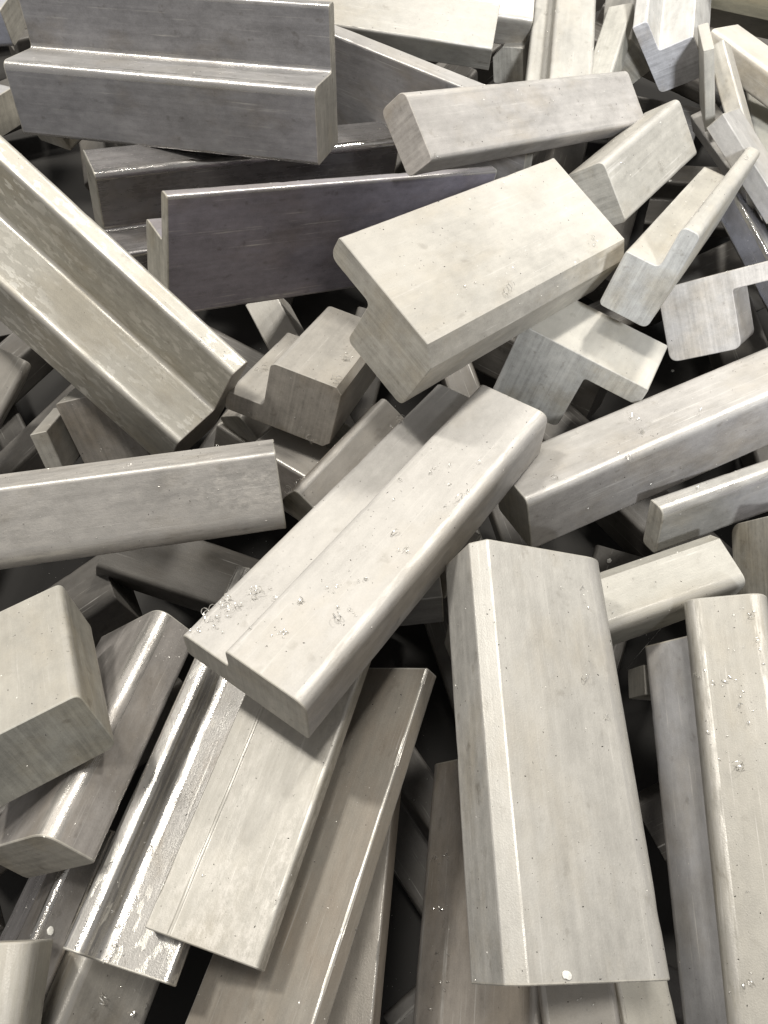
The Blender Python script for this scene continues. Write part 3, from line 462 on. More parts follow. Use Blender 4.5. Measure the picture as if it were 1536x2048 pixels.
     [(-0.02995, -0.01370), (0.02995, -0.01370), (0.02995, -0.00170), (-0.00374, -0.00170), (-0.00374, 0.01370), (-0.02995, 0.01370)], [0.003, 0.003, 0.003, 0.003, 0.003, 0.003], 0.14070, (0.26160, 0.53262, -0.08238), (0.452833, 0.285709, -0.580589, -0.613375), (0.100, 0.093, 0.082), 0.2, 'oily', (0.100, 0.093, 0.082)),
    ('steel_bar', 'dim steel offcut buried deep in the dark gaps beneath the upper bars', 'offcuts buried deep in the heap',
     [(-0.01138, -0.01758), (0.01138, -0.01758), (0.01138, 0.01758), (-0.01138, 0.01758)], [0.003, 0.003, 0.003, 0.003], 0.14069, (-0.22762, 0.11718, -0.10134), (0.249055, 0.136219, 0.703635, 0.651394), (0.100, 0.093, 0.082), 0.2, 'oily', (0.100, 0.093, 0.082)),
    ('steel_bar', 'dim steel offcut buried deep in the dark gaps beneath the upper bars', 'offcuts buried deep in the heap',
     [(-0.01438, -0.01618), (0.01438, -0.01618), (0.01438, 0.01618), (-0.01438, 0.01618)], [0.003, 0.003, 0.003, 0.003], 0.16452, (0.21259, 0.24154, -0.09936), (0.278659, 0.435594, 0.548173, 0.657353), (0.100, 0.093, 0.082), 0.2, 'oily', (0.100, 0.093, 0.082)),
    ('steel_bar', 'dim steel offcut buried deep in the dark gaps beneath the upper bars', 'offcuts buried deep in the heap',
     [(-0.01608, -0.02167), (0.01608, -0.02167), (0.01608, 0.02167), (-0.01608, 0.02167)], [0.003, 0.003, 0.003, 0.003], 0.21837, (0.13243, 0.33351, -0.09536), (0.066206, -0.272792, -0.703367, -0.653052), (0.100, 0.093, 0.082), 0.2, 'oily', (0.100, 0.093, 0.082)),
    ('steel_bar', 'dim steel offcut buried deep in the dark gaps beneath the upper bars', 'offcuts buried deep in the heap',
     [(-0.01887, -0.01419), (0.01887, -0.01419), (0.01887, 0.01419), (-0.01887, 0.01419)], [0.003, 0.003, 0.003, 0.003], 0.14369, (-0.39830, 0.74179, -0.10303), (0.340435, 0.355740, 0.645918, 0.583388), (0.100, 0.093, 0.082), 0.2, 'oily', (0.100, 0.093, 0.082)),
    ('steel_bar', 'dim steel offcut buried deep in the dark gaps beneath the upper bars', 'offcuts buried deep in the heap',
     [(-0.01174, -0.01983), (0.01174, -0.01983), (0.01174, 0.01983), (-0.01174, 0.01983)], [0.003, 0.003, 0.003, 0.003], 0.19562, (0.44006, 0.39356, -0.09237), (0.324787, -0.266222, 0.583750, 0.694892), (0.100, 0.093, 0.082), 0.2, 'oily', (0.100, 0.093, 0.082)),
    ('steel_bar', 'dim steel offcut buried deep in the dark gaps beneath the upper bars', 'offcuts buried deep in the heap',
     [(-0.01430, -0.01692), (0.01430, -0.01692), (0.01430, 0.01692), (-0.01430, 0.01692)], [0.003, 0.003, 0.003, 0.003], 0.15840, (0.10473, 0.55156, -0.09070), (0.221325, 0.263105, 0.658043, 0.669903), (0.100, 0.093, 0.082), 0.2, 'oily', (0.100, 0.093, 0.082)),
    ('steel_bar', 'dim steel offcut buried deep in the dark gaps beneath the upper bars', 'offcuts buried deep in the heap',
     [(-0.01820, -0.01805), (0.01820, -0.01805), (0.01820, 0.01805), (-0.01820, 0.01805)], [0.003, 0.003, 0.003, 0.003], 0.19747, (0.33412, 0.02085, -0.10578), (0.261000, 0.599023, 0.384547, 0.652054), (0.100, 0.093, 0.082), 0.2, 'oily', (0.100, 0.093, 0.082)),
    ('steel_bar', 'dim steel offcut buried deep in the dark gaps beneath the upper bars', 'offcuts buried deep in the heap',
     [(-0.01647, -0.01718), (0.01647, -0.01718), (0.01647, 0.01718), (-0.01647, 0.01718)], [0.003, 0.003, 0.003, 0.003], 0.18344, (-0.05097, 0.73613, -0.09357), (0.055760, 0.036660, 0.610618, 0.789109), (0.100, 0.093, 0.082), 0.2, 'oily', (0.100, 0.093, 0.082)),
    ('steel_bar', 'dim steel offcut buried deep in the dark gaps beneath the upper bars', 'offcuts buried deep in the heap',
     [(-0.02833, -0.01761), (0.02833, -0.01761), (0.02833, -0.00561), (-0.00354, -0.00561), (-0.00354, 0.01761), (-0.02833, 0.01761)], [0.003, 0.003, 0.003, 0.003, 0.003, 0.003], 0.13441, (0.25324, -0.18839, -0.08776), (0.069842, 0.340015, -0.638114, -0.687257), (0.100, 0.093, 0.082), 0.2, 'oily', (0.100, 0.093, 0.082)),
    ('steel_bar', 'dim steel offcut buried deep in the dark gaps beneath the upper bars', 'offcuts buried deep in the heap',
     [(-0.01932, -0.01873), (0.01932, -0.01873), (0.01932, 0.01873), (-0.01932, 0.01873)], [0.003, 0.003, 0.003, 0.003], 0.15149, (0.06108, 0.35306, -0.09359), (0.172449, 0.140856, 0.596084, 0.771430), (0.100, 0.093, 0.082), 0.2, 'oily', (0.100, 0.093, 0.082)),
    ('steel_bar', 'dim steel offcut buried deep in the dark gaps beneath the upper bars', 'offcuts buried deep in the heap',
     [(-0.02586, -0.01300), (0.02586, -0.01300), (0.02586, -0.00100), (-0.00323, -0.00100), (-0.00323, 0.01300), (-0.02586, 0.01300)], [0.003, 0.003, 0.003, 0.003, 0.003, 0.003], 0.16834, (-0.14429, 0.41106, -0.08237), (0.245447, -0.179245, 0.739189, 0.601021), (0.100, 0.093, 0.082), 0.2, 'oily', (0.100, 0.093, 0.082)),
    ('steel_bar', 'dim steel offcut buried deep in the dark gaps beneath the upper bars', 'offcuts buried deep in the heap',
     [(-0.01560, -0.01442), (0.01560, -0.01442), (0.01560, 0.01442), (-0.01560, 0.01442)], [0.003, 0.003, 0.003, 0.003], 0.14144, (-0.11811, 0.07559, -0.09613), (0.063693, 0.237185, 0.682963, 0.687930), (0.100, 0.093, 0.082), 0.2, 'oily', (0.100, 0.093, 0.082)),
    ('steel_bar', 'dim steel offcut buried deep in the dark gaps beneath the upper bars', 'offcuts buried deep in the heap',
     [(-0.01894, -0.01768), (0.01894, -0.01768), (0.01894, 0.01768), (-0.01894, 0.01768)], [0.003, 0.003, 0.003, 0.003], 0.18976, (-0.17219, 0.20443, -0.09193), (0.262550, 0.437701, -0.499368, -0.700083), (0.100, 0.093, 0.082), 0.2, 'oily', (0.100, 0.093, 0.082)),
    ('steel_bar', 'dim steel offcut buried deep in the dark gaps beneath the upper bars', 'offcuts buried deep in the heap',
     [(-0.01805, -0.01516), (0.01805, -0.01516), (0.01805, 0.01516), (-0.01805, 0.01516)], [0.003, 0.003, 0.003, 0.003], 0.16242, (-0.37741, 0.65501, -0.08591), (0.578371, 0.289090, 0.518915, 0.559143), (0.100, 0.093, 0.082), 0.2, 'oily', (0.100, 0.093, 0.082)),
    ('steel_bar', 'dim steel offcut buried deep in the dark gaps beneath the upper bars', 'offcuts buried deep in the heap',
     [(-0.01579, -0.01683), (0.01579, -0.01683), (0.01579, 0.01683), (-0.01579, 0.01683)], [0.003, 0.003, 0.003, 0.003], 0.12025, (-0.01974, 0.16482, -0.11179), (0.014895, 0.128491, 0.668659, 0.732232), (0.100, 0.093, 0.082), 0.2, 'oily', (0.100, 0.093, 0.082)),
    ('steel_bar', 'dim steel offcut buried deep in the dark gaps beneath the upper bars', 'offcuts buried deep in the heap',
     [(-0.01658, -0.01490), (0.01658, -0.01490), (0.01658, 0.01490), (-0.01658, 0.01490)], [0.003, 0.003, 0.003, 0.003], 0.13084, (-0.37425, 0.47167, -0.10488), (0.448445, 0.362414, 0.520426, 0.629849), (0.100, 0.093, 0.082), 0.2, 'oily', (0.100, 0.093, 0.082)),
    ('steel_bar', 'dim steel offcut buried deep in the dark gaps beneath the upper bars', 'offcuts buried deep in the heap',
     [(-0.01260, -0.01441), (0.01260, -0.01441), (0.01260, 0.01441), (-0.01260, 0.01441)], [0.003, 0.003, 0.003, 0.003], 0.14120, (-0.27496, 0.14342, -0.08239), (0.219132, 0.163658, 0.701093, 0.658533), (0.100, 0.093, 0.082), 0.2, 'oily', (0.100, 0.093, 0.082)),
    ('steel_bar', 'dim steel offcut buried deep in the dark gaps beneath the upper bars', 'offcuts buried deep in the heap',
     [(-0.01511, -0.01299), (0.01511, -0.01299), (0.01511, 0.01299), (-0.01511, 0.01299)], [0.003, 0.003, 0.003, 0.003], 0.12758, (0.52157, 0.67615, -0.08695), (0.240531, -0.248095, -0.661274, -0.665816), (0.100, 0.093, 0.082), 0.2, 'oily', (0.100, 0.093, 0.082)),
    ('steel_bar', 'dim steel offcut buried deep in the dark gaps beneath the upper bars', 'offcuts buried deep in the heap',
     [(-0.02356, -0.01447), (0.02356, -0.01447), (0.02356, -0.00247), (-0.00295, -0.00247), (-0.00295, 0.01447), (-0.02356, 0.01447)], [0.003, 0.003, 0.003, 0.003, 0.003, 0.003], 0.12336, (0.06181, -0.21059, -0.10355), (0.347769, 0.278840, 0.628113, 0.637792), (0.100, 0.093, 0.082), 0.2, 'oily', (0.100, 0.093, 0.082)),
    ('steel_bar', 'dim steel offcut buried deep in the dark gaps beneath the upper bars', 'offcuts buried deep in the heap',
     [(-0.01677, -0.01539), (0.01677, -0.01539), (0.01677, 0.01539), (-0.01677, 0.01539)], [0.003, 0.003, 0.003, 0.003], 0.14382, (0.21794, 0.47858, -0.10536), (0.636589, 0.234289, -0.633525, -0.372168), (0.100, 0.093, 0.082), 0.2, 'oily', (0.100, 0.093, 0.082)),
    ('steel_bar', 'dim steel offcut buried deep in the dark gaps beneath the upper bars', 'offcuts buried deep in the heap',
     [(-0.02058, -0.02062), (0.02058, -0.02062), (0.02058, -0.00862), (-0.00257, -0.00862), (-0.00257, 0.02062), (-0.02058, 0.02062)], [0.003, 0.003, 0.003, 0.003, 0.003, 0.003], 0.15246, (0.09121, 0.72511, -0.09214), (0.026292, 0.534363, -0.427643, -0.728619), (0.100, 0.093, 0.082), 0.2, 'oily', (0.100, 0.093, 0.082)),
    ('steel_bar', 'dim steel offcut buried deep in the dark gaps beneath the upper bars', 'offcuts buried deep in the heap',
     [(-0.01966, -0.02132), (0.01966, -0.02132), (0.01966, 0.02132), (-0.01966, 0.02132)], [0.003, 0.003, 0.003, 0.003], 0.12003, (0.37910, 0.51786, -0.08253), (0.055281, -0.318805, 0.666428, 0.671701), (0.100, 0.093, 0.082), 0.2, 'oily', (0.100, 0.093, 0.082)),
    ('steel_bar', 'dim steel offcut buried deep in the dark gaps beneath the upper bars', 'offcuts buried deep in the heap',
     [(-0.01969, -0.02083), (0.01969, -0.02083), (0.01969, -0.00883), (-0.00246, -0.00883), (-0.00246, 0.02083), (-0.01969, 0.02083)], [0.003, 0.003, 0.003, 0.003, 0.003, 0.003], 0.15063, (0.35633, 0.61373, -0.08719), (0.246799, 0.490613, -0.579445, -0.602190), (0.100, 0.093, 0.082), 0.2, 'oily', (0.100, 0.093, 0.082)),
    ('steel_bar', 'dim steel offcut buried deep in the dark gaps beneath the upper bars', 'offcuts buried deep in the heap',
     [(-0.02758, -0.01568), (0.02758, -0.01568), (0.02758, -0.00368), (-0.00345, -0.00368), (-0.00345, 0.01568), (-0.02758, 0.01568)], [0.003, 0.003, 0.003, 0.003, 0.003, 0.003], 0.15306, (0.40736, 0.24729, -0.09888), (0.379117, 0.402642, -0.652545, -0.518011), (0.100, 0.093, 0.082), 0.2, 'oily', (0.100, 0.093, 0.082)),
    ('steel_bar', 'dim steel offcut buried deep in the dark gaps beneath the upper bars', 'offcuts buried deep in the heap',
     [(-0.01376, -0.02153), (0.01376, -0.02153), (0.01376, 0.02153), (-0.01376, 0.02153)], [0.003, 0.003, 0.003, 0.003], 0.12994, (-0.40888, 0.56389, -0.08245), (0.345912, 0.388518, 0.468960, 0.713775), (0.100, 0.093, 0.082), 0.2, 'oily', (0.100, 0.093, 0.082)),
    ('steel_bar', 'dim steel offcut buried deep in the dark gaps beneath the upper bars', 'offcuts buried deep in the heap',
     [(-0.01503, -0.01888), (0.01503, -0.01888), (0.01503, 0.01888), (-0.01503, 0.01888)], [0.003, 0.003, 0.003, 0.003], 0.19005, (0.01735, 0.40125, -0.09169), (0.253263, 0.181527, 0.618527, 0.721339), (0.100, 0.093, 0.082), 0.2, 'oily', (0.100, 0.093, 0.082)),
    ('steel_bar', 'dim steel offcut buried deep in the dark gaps beneath the upper bars', 'offcuts buried deep in the heap',
     [(-0.01650, -0.01897), (0.01650, -0.01897), (0.01650, 0.01897), (-0.01650, 0.01897)], [0.003, 0.003, 0.003, 0.003], 0.17602, (0.08136, 0.19080, -0.08982), (0.410435, 0.227849, -0.681474, -0.561446), (0.100, 0.093, 0.082), 0.2, 'oily', (0.100, 0.093, 0.082)),
    ('steel_bar', 'dim steel offcut buried deep in the dark gaps beneath the upper bars', 'offcuts buried deep in the heap',
     [(-0.02197, -0.01751), (0.02197, -0.01751), (0.02197, -0.00551), (-0.00275, -0.00551), (-0.00275, 0.01751), (-0.02197, 0.01751)], [0.003, 0.003, 0.003, 0.003, 0.003, 0.003], 0.15601, (-0.31900, 0.29685, -0.10758), (0.208819, 0.090156, -0.674656, -0.702215), (0.100, 0.093, 0.082), 0.2, 'oily', (0.100, 0.093, 0.082)),
    ('steel_bar', 'dim steel offcut buried deep in the dark gaps beneath the upper bars', 'offcuts buried deep in the heap',
     [(-0.01781, -0.01290), (0.01781, -0.01290), (0.01781, 0.01290), (-0.01781, 0.01290)], [0.003, 0.003, 0.003, 0.003], 0.18848, (0.18925, 0.33558, -0.08441), (0.010725, -0.239918, -0.649512, -0.721428), (0.100, 0.093, 0.082), 0.2, 'oily', (0.100, 0.093, 0.082)),
    ('steel_bar', 'dim steel offcut buried deep in the dark gaps beneath the upper bars', 'offcuts buried deep in the heap',
     [(-0.01128, -0.01267), (0.01128, -0.01267), (0.01128, 0.01267), (-0.01128, 0.01267)], [0.003, 0.003, 0.003, 0.003], 0.18014, (0.07469, 0.06841, -0.08814), (0.039848, 0.144600, -0.653664, -0.741773), (0.100, 0.093, 0.082), 0.2, 'oily', (0.100, 0.093, 0.082)),
    ('steel_bar', 'dim steel offcut buried deep in the dark gaps beneath the upper bars', 'offcuts buried deep in the heap',
     [(-0.01853, -0.01264), (0.01853, -0.01264), (0.01853, 0.01264), (-0.01853, 0.01264)], [0.003, 0.003, 0.003, 0.003], 0.15882, (-0.08948, -0.00864, -0.08253), (0.499849, 0.365860, -0.440366, -0.649904), (0.100, 0.093, 0.082), 0.2, 'oily', (0.100, 0.093, 0.082)),
    ('steel_bar', 'dim steel offcut buried deep in the dark gaps beneath the upper bars', 'offcuts buried deep in the heap',
     [(-0.01268, -0.01728), (0.01268, -0.01728), (0.01268, 0.01728), (-0.01268, 0.01728)], [0.003, 0.003, 0.003, 0.003], 0.15253, (-0.18991, -0.08970, -0.10375), (0.267805, 0.219502, 0.671702, 0.654916), (0.100, 0.093, 0.082), 0.2, 'oily', (0.100, 0.093, 0.082)),
    ('steel_bar', 'dim steel offcut buried deep in the dark gaps beneath the upper bars', 'offcuts buried deep in the heap',
     [(-0.01893, -0.01962), (0.01893, -0.01962), (0.01893, 0.01962), (-0.01893, 0.01962)], [0.003, 0.003, 0.003, 0.003], 0.14312, (0.43266, 0.75951, -0.10441), (0.199793, 0.218155, 0.699780, 0.650230), (0.100, 0.093, 0.082), 0.2, 'oily', (0.100, 0.093, 0.082)),
    ('steel_bar', 'dim steel offcut buried deep in the dark gaps beneath the upper bars', 'offcuts buried deep in the heap',
     [(-0.01629, -0.01840), (0.01629, -0.01840), (0.01629, 0.01840), (-0.01629, 0.01840)], [0.003, 0.003, 0.003, 0.003], 0.13701, (0.20452, -0.11582, -0.08280), (0.402678, 0.346669, 0.469056, 0.705448), (0.100, 0.093, 0.082), 0.2, 'oily', (0.100, 0.093, 0.082)),
    ('steel_bar', 'dim steel offcut buried deep in the dark gaps beneath the upper bars', 'offcuts buried deep in the heap',
     [(-0.02241, -0.01950), (0.02241, -0.01950), (0.02241, -0.00750), (-0.00280, -0.00750), (-0.00280, 0.01950), (-0.02241, 0.01950)], [0.003, 0.003, 0.003, 0.003, 0.003, 0.003], 0.13394, (0.00417, -0.12162, -0.10822), (0.226140, 0.195917, -0.648351, -0.700084), (0.100, 0.093, 0.082), 0.2, 'oily', (0.100, 0.093, 0.082)),
    ('steel_bar', 'dim steel offcut buried deep in the dark gaps beneath the upper bars', 'offcuts buried deep in the heap',
     [(-0.01641, -0.01704), (0.01641, -0.01704), (0.01641, 0.01704), (-0.01641, 0.01704)], [0.003, 0.003, 0.003, 0.003], 0.14240, (-0.14856, 0.63346, -0.08367), (0.495063, 0.190889, 0.760164, 0.374999), (0.100, 0.093, 0.082), 0.2, 'oily', (0.100, 0.093, 0.082)),
    ('steel_bar', 'dim steel offcut buried deep in the dark gaps beneath the upper bars', 'offcuts buried deep in the heap',
     [(-0.01405, -0.01746), (0.01405, -0.01746), (0.01405, 0.01746), (-0.01405, 0.01746)], [0.003, 0.003, 0.003, 0.003], 0.14865, (-0.47904, 0.50285, -0.09345), (0.738486, 0.166388, 0.564286, 0.329445), (0.100, 0.093, 0.082), 0.2, 'oily', (0.100, 0.093, 0.082)),
    ('steel_bar', 'dim steel offcut buried deep in the dark gaps beneath the upper bars', 'offcuts buried deep in the heap',
     [(-0.01513, -0.01993), (0.01513, -0.01993), (0.01513, 0.01993), (-0.01513, 0.01993)], [0.003, 0.003, 0.003, 0.003], 0.12372, (-0.00308, 0.44964, -0.09213), (0.311966, 0.213746, 0.714990, 0.588030), (0.100, 0.093, 0.082), 0.2, 'oily', (0.100, 0.093, 0.082)),
]
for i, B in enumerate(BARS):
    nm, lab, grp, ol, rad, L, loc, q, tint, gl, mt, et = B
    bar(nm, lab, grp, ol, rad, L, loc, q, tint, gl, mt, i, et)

# ------------------------------------------------------------------ swarf: curled shavings and fine filings lying on the bars
bpy.context.view_layer.update()
dg = bpy.context.evaluated_depsgraph_get()
def drop(x, y, z):
    ok, p, nrm, i, ob, mt = scene.ray_cast(dg, Vector((x, y, z)), Vector((0, 0, -1)))
    return (p, nrm, ob) if ok else None

sm = NT('bright_shaving'); sm.p.inputs['Base Color'].default_value = (.78, .76, .71, 1)
sm.p.inputs['Metallic'].default_value = .85; sm.p.inputs['Roughness'].default_value = .3
sn = sm.noise((900, 900, 900), 2); rr = sm.ramp(sn, .3, .7, .14, .4); sm.l(rr, sm.p.inputs['Roughness'])

def curl_mesh(seed):
    """a little twisted ribbon of swarf with real thickness"""
    r = random.Random(seed); bm = bmesh.new()
    rad = r.uniform(.0005, .0017); turns = r.uniform(.22, .95) if seed % 4 else r.uniform(1.2, 2.0); pitch = r.uniform(.0006, .0024); w = r.uniform(.0002, .0004); th = .00008
    n = int(10 + 9 * turns); prev = None
    for i in range(n + 1):
        f = i / n; a = f * turns * 2 * math.pi; k = rad * (1 - .45 * f * r.uniform(.8, 1))
        c = Vector((k * math.cos(a), pitch * turns * (f - .5), k * math.sin(a)))
        nr_ = Vector((math.cos(a), 0, math.sin(a))); ax = Vector((.25 * math.sin(a * 1.3), 1, 0)).normalized()
        ww = w * (1 - abs(2 * f - 1) ** 4 * .8)
        q = [bm.verts.new(c + ax * ww * sx / 2 + nr_ * th * sy / 2) for sx, sy in ((-1, -1), (1, -1), (1, 1), (-1, 1))]
        if prev:
            for j in range(4): bm.faces.new((prev[j], prev[(j + 1) % 4], q[(j + 1) % 4], q[j]))
        else: bm.faces.new(q[::-1])
        prev = q
    bm.faces.new(prev)
    lowest = min(v.co.z for v in bm.verts)
    for v in bm.verts: v.co.z -= lowest
    bmesh.ops.recalc_face_normals(bm, faces=bm.faces)
    me = bpy.data.meshes.new('steel_shaving'); bm.to_mesh(me); bm.free(); me.materials.append(sm.m); return me
CURLS = [curl_mesh(s) for s in range(12)]

def lay(ob, p, nrm, lift=0.0):
    ob.rotation_mode = 'QUATERNION'
    ob.rotation_quaternion = nrm.to_track_quat('Z', 'Y') @ Quaternion((0, 0, 1), random.uniform(0, 6.28))
    ob.location = p + nrm * lift

# (centre, spread, count, what it lies on)
CLUSTERS = [
    ((-0.0702, -0.0747, 0.0512), 0.0086, 24, 'central stepped bar'),
    ((-0.0525, -0.066, 0.049), 0.0086, 8, 'central stepped bar'),
    ((-0.0755, -0.0807, 0.0524), 0.0043, 6, 'central stepped bar'),
    ((-0.0435, -0.0881, 0.0662), 0.005, 7, 'central stepped bar'),
    ((-0.0376, -0.0887, 0.0661), 0.002, 4, 'central stepped bar'),
    ((0.0089, -0.0487, 0.0568), 0.0021, 3, 'central stepped bar'),
    ((0.0072, -0.0213, 0.0511), 0.0247, 10, 'central stepped bar'),
    ((-0.0137, -0.0737, 0.0625), 0.0183, 8, 'central stepped bar'),
    ((-0.0135, -0.0806, 0.0639), 0.008, 6, 'central stepped bar'),
    ((0.0262, 0.0002, 0.0462), 0.0094, 6, 'central stepped bar'),
    ((0.1131, 0.0347, 0.0151), 0.0219, 8, 'long bar with the shining edge'),
    ((0.0863, 0.0086, 0.0181), 0.0078, 4, 'long bar with the shining edge'),
    ((0.1474, 0.0235, 0.0084), 0.0336, 8, 'long bar with the shining edge'),
    ((-0.0216, 0.0875, 0.0177), 0.0042, 6, 'stubby shadowed stepped block'),
    ((-0.0253, 0.0638, 0.0281), 0.0037, 5, 'stubby shadowed stepped block'),
    ((-0.0729, 0.0912, -0.0001), 0.0074, 6, 'stubby shadowed stepped block'),
    ((-0.0407, 0.0465, -0.0181), 0.0043, 6, 'deepest middle bar'),
    ((-0.0456, 0.0085, 0.0107), 0.0077, 7, 'rounded bar deep in the middle'),
    ((0.0082, 0.0367, 0.0259), 0.0065, 5, 'central stepped bar'),
    ((0.1327, 0.4578, -0.0055), 0.0049, 6, 'groove of the pale upright bar'),
    ((0.1295, 0.4283, -0.0043), 0.0047, 6, 'groove of the pale upright bar'),
    ((0.2336, 0.2476, 0.0215), 0.0031, 3, 'wedge-like stepped bar'),
    ((0.2254, 0.2563, -0.0034), 0.0032, 4, 'wedge-like stepped bar'),
    ((0.1997, 0.2131, 0.0163), 0.0055, 3, 'wedge-like stepped bar'),
    ((0.1769, 0.2649, 0.0151), 0.0154, 5, 'short square bar beside the big slab'),
    ((0.1548, 0.2352, 0.0191), 0.0055, 3, 'short square bar beside the big slab'),
    ((0.1604, -0.0678, 0.0296), 0.0037, 7, 'tall rounded bar at the right edge'),
    ((0.159, -0.0839, 0.0297), 0.0073, 6, 'tall rounded bar at the right edge'),
    ((0.1507, -0.0983, 0.0263), 0.0048, 5, 'tall rounded bar at the right edge'),
    ((0.1452, -0.1085, 0.024), 0.012, 7, 'tall rounded bar at the right edge'),
    ((0.1481, -0.1295, 0.0264), 0.0142, 7, 'tall rounded bar at the right edge'),
    ((0.1393, -0.092, 0.0196), 0.0029, 4, 'tall rounded bar at the right edge'),
    ((0.1382, -0.179, 0.0238), 0.0028, 2, 'tall rounded bar at the right edge'),
    ((0.1311, -0.207, 0.0215), 0.0046, 4, 'tall rounded bar at the right edge'),
    ((0.0283, -0.1615, -0.0556), 0.004, 5, 'speckled brown-grey bar'),
    ((0.0262, -0.183, -0.0526), 0.004, 5, 'speckled brown-grey bar'),
    ((0.0265, -0.1992, -0.0481), 0.0052, 5, 'speckled brown-grey bar'),
    ((0.0247, -0.2145, -0.0462), 0.0065, 4, 'speckled brown-grey bar'),
    ((-0.1046, -0.1803, 0.0047), 0.0094, 7, 'narrow shiny channel bar'),
    ((-0.098, -0.1615, 0.0017), 0.0083, 5, 'narrow shiny channel bar'),
    ((-0.105, -0.1978, 0.0071), 0.0059, 4, 'narrow shiny channel bar'),
    ((-0.1165, -0.2149, -0.0256), 0.0064, 5, 'bar below the shiny channel bar'),
    ((-0.1065, -0.2193, -0.0369), 0.0066, 3, 'bar below the shiny channel bar'),
    ((0.1082, 0.1436, 0.0546), 0.006, 2, 'big cream slab'),
    ((0.1147, 0.1355, 0.0516), 0.0036, 2, 'big cream slab'),
    ((0.0765, -0.2153, 0.0143), 0.0045, 3, 'bar under the largest chamfered block'),
    ((0.1122, 0.2843, 0.0493), 0.0186, 5, 'thick round-edged bar'),
    ((0.0273, 0.1742, 0.079), 0.0024, 3, 'thick round-edged bar'),
    ((0.11, -0.058, 0.007), 0.001, 1, 'pale bar behind the largest block'),
    ((0.0582, -0.1381, 0.0539), 0.0006, 1, 'largest chamfered block'),
    ((-0.0702, -0.1719, 0.0194), 0.0022, 2, 'flat pale ridged bar'),
    ((0.0776, -0.0663, 0.044), 0.0133, 4, 'largest chamfered block'),
    ((0.086, -0.1048, 0.042), 0.013, 3, 'largest chamfered block'),
    ((-0.1093, -0.0163, 0.0374), 0.0293, 5, 'broad bar from the left edge'),
    ((-0.1419, -0.0877, 0.0414), 0.0116, 3, 'cube-like block end'),
    ((0.109, -0.2199, -0.0027), 0.0048, 2, 'pale narrow bar under the largest block'),
    ((0.0432, 0.081, 0.0823), 0.03, 4, 'big cream slab')]
for c, sp, cnt, on in CLUSTERS:
    for k in range(cnt):
        for t in range(4):
            h = drop(c[0] + random.gauss(0, sp * .6), c[1] + random.gauss(0, sp * .6), c[2] + .02)
            if h and h[1].z > .3 and abs(h[0].z - c[2]) < .025: break
        else: continue
        o = bpy.data.objects.new('steel_shaving', random.choice(CURLS)); COL.objects.link(o)
        lay(o, *h[:2]); s = random.choice((.45, .6, .8, 1.0, 1.45)); o.scale = (s, s, s)
        o['label'] = 'tiny curled bright steel shaving on the ' + on
        o['category'] = 'shaving'; o['group'] = 'shavings on the ' + on

def tag1(o, lab, cat): o['label'] = lab; o['category'] = cat
fm = NT('pale_flake'); fm.p.inputs['Roughness'].default_value = .45
fn = fm.noise((600, 600, 600), 2); fm.l(fm.mix(fn, (.70, .68, .62, 1), (.86, .85, .80, 1)), fm.p.inputs['Base Color'])
def flake(name, lab, p, size, cat):
    bm = bmesh.new(); r = random.Random(len(lab))
    bmesh.ops.create_icosphere(bm, subdivisions=2, radius=size)
    for v in bm.verts:
        v.co += v.co.normalized() * r.uniform(-.22, .22) * size
        v.co.x *= 1.25; v.co.z *= .28
    me = bpy.data.meshes.new(name); bm.to_mesh(me); bm.free(); me.materials.append(fm.m)
    o = bpy.data.objects.new(name, me); COL.objects.link(o)
    h = drop(p[0], p[1], p[2] + .02)
    if h: lay(o, h[0], h[1], size * .3)
    tag1(o, lab, cat)
SINGLES = [('flake', (0.0605, -0.2037, 0.0552), 'largest chamfered block'), ('flake', (-0.1402, -0.1914, -0.0152), None), ('crumb', (0.2445, 0.3711, -0.0937), None), ('flake', (0.1406, 0.0111, -0.0856), None), ('crumb', (0.2323, 0.2037, -0.14), None)]
LABS = ['bright white metal flake near the lower end of the largest chamfered block',
        'bright flake on the dark bar with a glinting ridge at the lower left',
        'small pale crumb beside the short square bar at upper right',
        'ragged bright burr by the upper right corner of the largest chamfered block',
        'small pale crumb in the gap between the bracket offcut and the long bar']
for (kind, p, on), lab in zip(SINGLES, LABS):
    flake('metal_flake' if kind == 'flake' else 'crumb', lab, p, .0013 if kind == 'flake' else .0011, kind)

gmat = NT('grit'); gn = gmat.noise((330, 330, 330), 3); gmat.p.inputs['Metallic'].default_value = .5
gmat.l(gmat.mix(gmat.ramp(gn, .47, .53), (.05, .045, .04, 1), (.62, .60, .55, 1)), gmat.p.inputs['Base Color']); gmat.p.inputs['Roughness'].default_value = .35
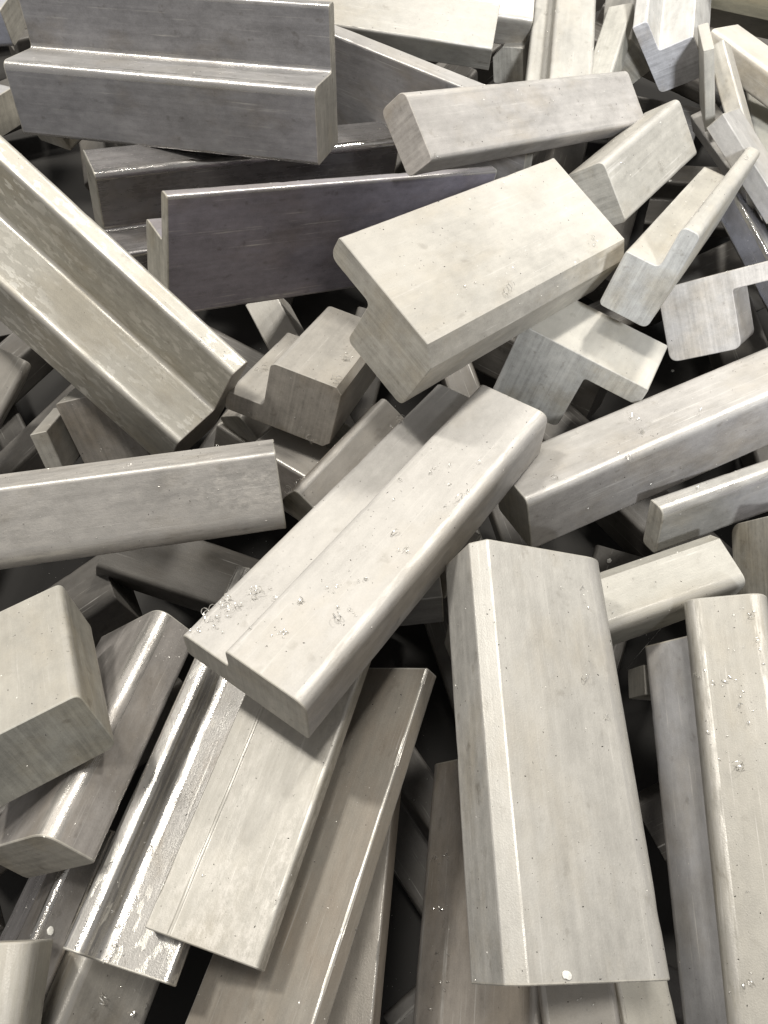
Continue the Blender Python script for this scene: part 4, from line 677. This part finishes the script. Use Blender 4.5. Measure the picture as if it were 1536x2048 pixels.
# fine filings: far too many to count
bm = bmesh.new(); rnd = random.Random(11)
cnt = 0
for k in range(9000):
    x, y = rnd.uniform(-.24, .26), rnd.uniform(-.27, .42)
    h = drop(x, y, .5)
    if not h or h[1].z < .35: continue
    p, nrm, ob = h
    s = rnd.choice((.00008, .0001, .00013, .00016, .00024))
    t = nrm.orthogonal().normalized(); b = nrm.cross(t); a = rnd.uniform(0, 6.28)
    t, b = t * math.cos(a) + b * math.sin(a), b * math.cos(a) - t * math.sin(a)
    e = rnd.uniform(.7, 2.6)
    c = [bm.verts.new(p + t * s * e * i + b * s * j + nrm * s * l) for i, j, l in ((1, 0, .2), (0, 1, .1), (-1, 0, .3), (0, -1, .1), (.2, .1, 1.2))]
    for q in ((0, 1, 4), (1, 2, 4), (2, 3, 4), (3, 0, 4), (3, 2, 1, 0)): bm.faces.new([c[i] for i in q])
me = bpy.data.meshes.new('metal_filings'); bm.to_mesh(me); bm.free(); me.materials.append(gmat.m)
fo = bpy.data.objects.new('metal_filings', me); COL.objects.link(fo); fo['kind'] = 'stuff'
fo['label'] = 'fine glinting steel filings scattered over the bars'; fo['category'] = 'filings'

# a single hair-thin fibre strung across the slot beside the largest block
FA, FB = [Vector(v) for v in [(0.1584, -0.0417, -0.14), (0.1414, -0.0552, 0.0015)]]
bm = bmesh.new(); prev = None; N_ = 14
side = (FB - FA).cross(Vector((0, 0, 1))).normalized(); upv = side.cross(FB - FA).normalized()
for i in range(N_ + 1):
    f = i / N_; c = FA.lerp(FB, f) + Vector((0, 0, .001 - .0035 * f * (1 - f)))
    q = [bm.verts.new(c + (side * math.cos(k * 2.094) + upv * math.sin(k * 2.094)) * .00007) for k in range(3)]
    if prev:
        for k in range(3): bm.faces.new((prev[k], prev[(k + 1) % 3], q[(k + 1) % 3], q[k]))
    prev = q
me = bpy.data.meshes.new('fibre'); bm.to_mesh(me); bm.free(); me.materials.append(fm.m)
o = bpy.data.objects.new('fibre', me); COL.objects.link(o)
tag1(o, 'hair-thin pale fibre strung across the slot right of the largest chamfered block', 'thread')
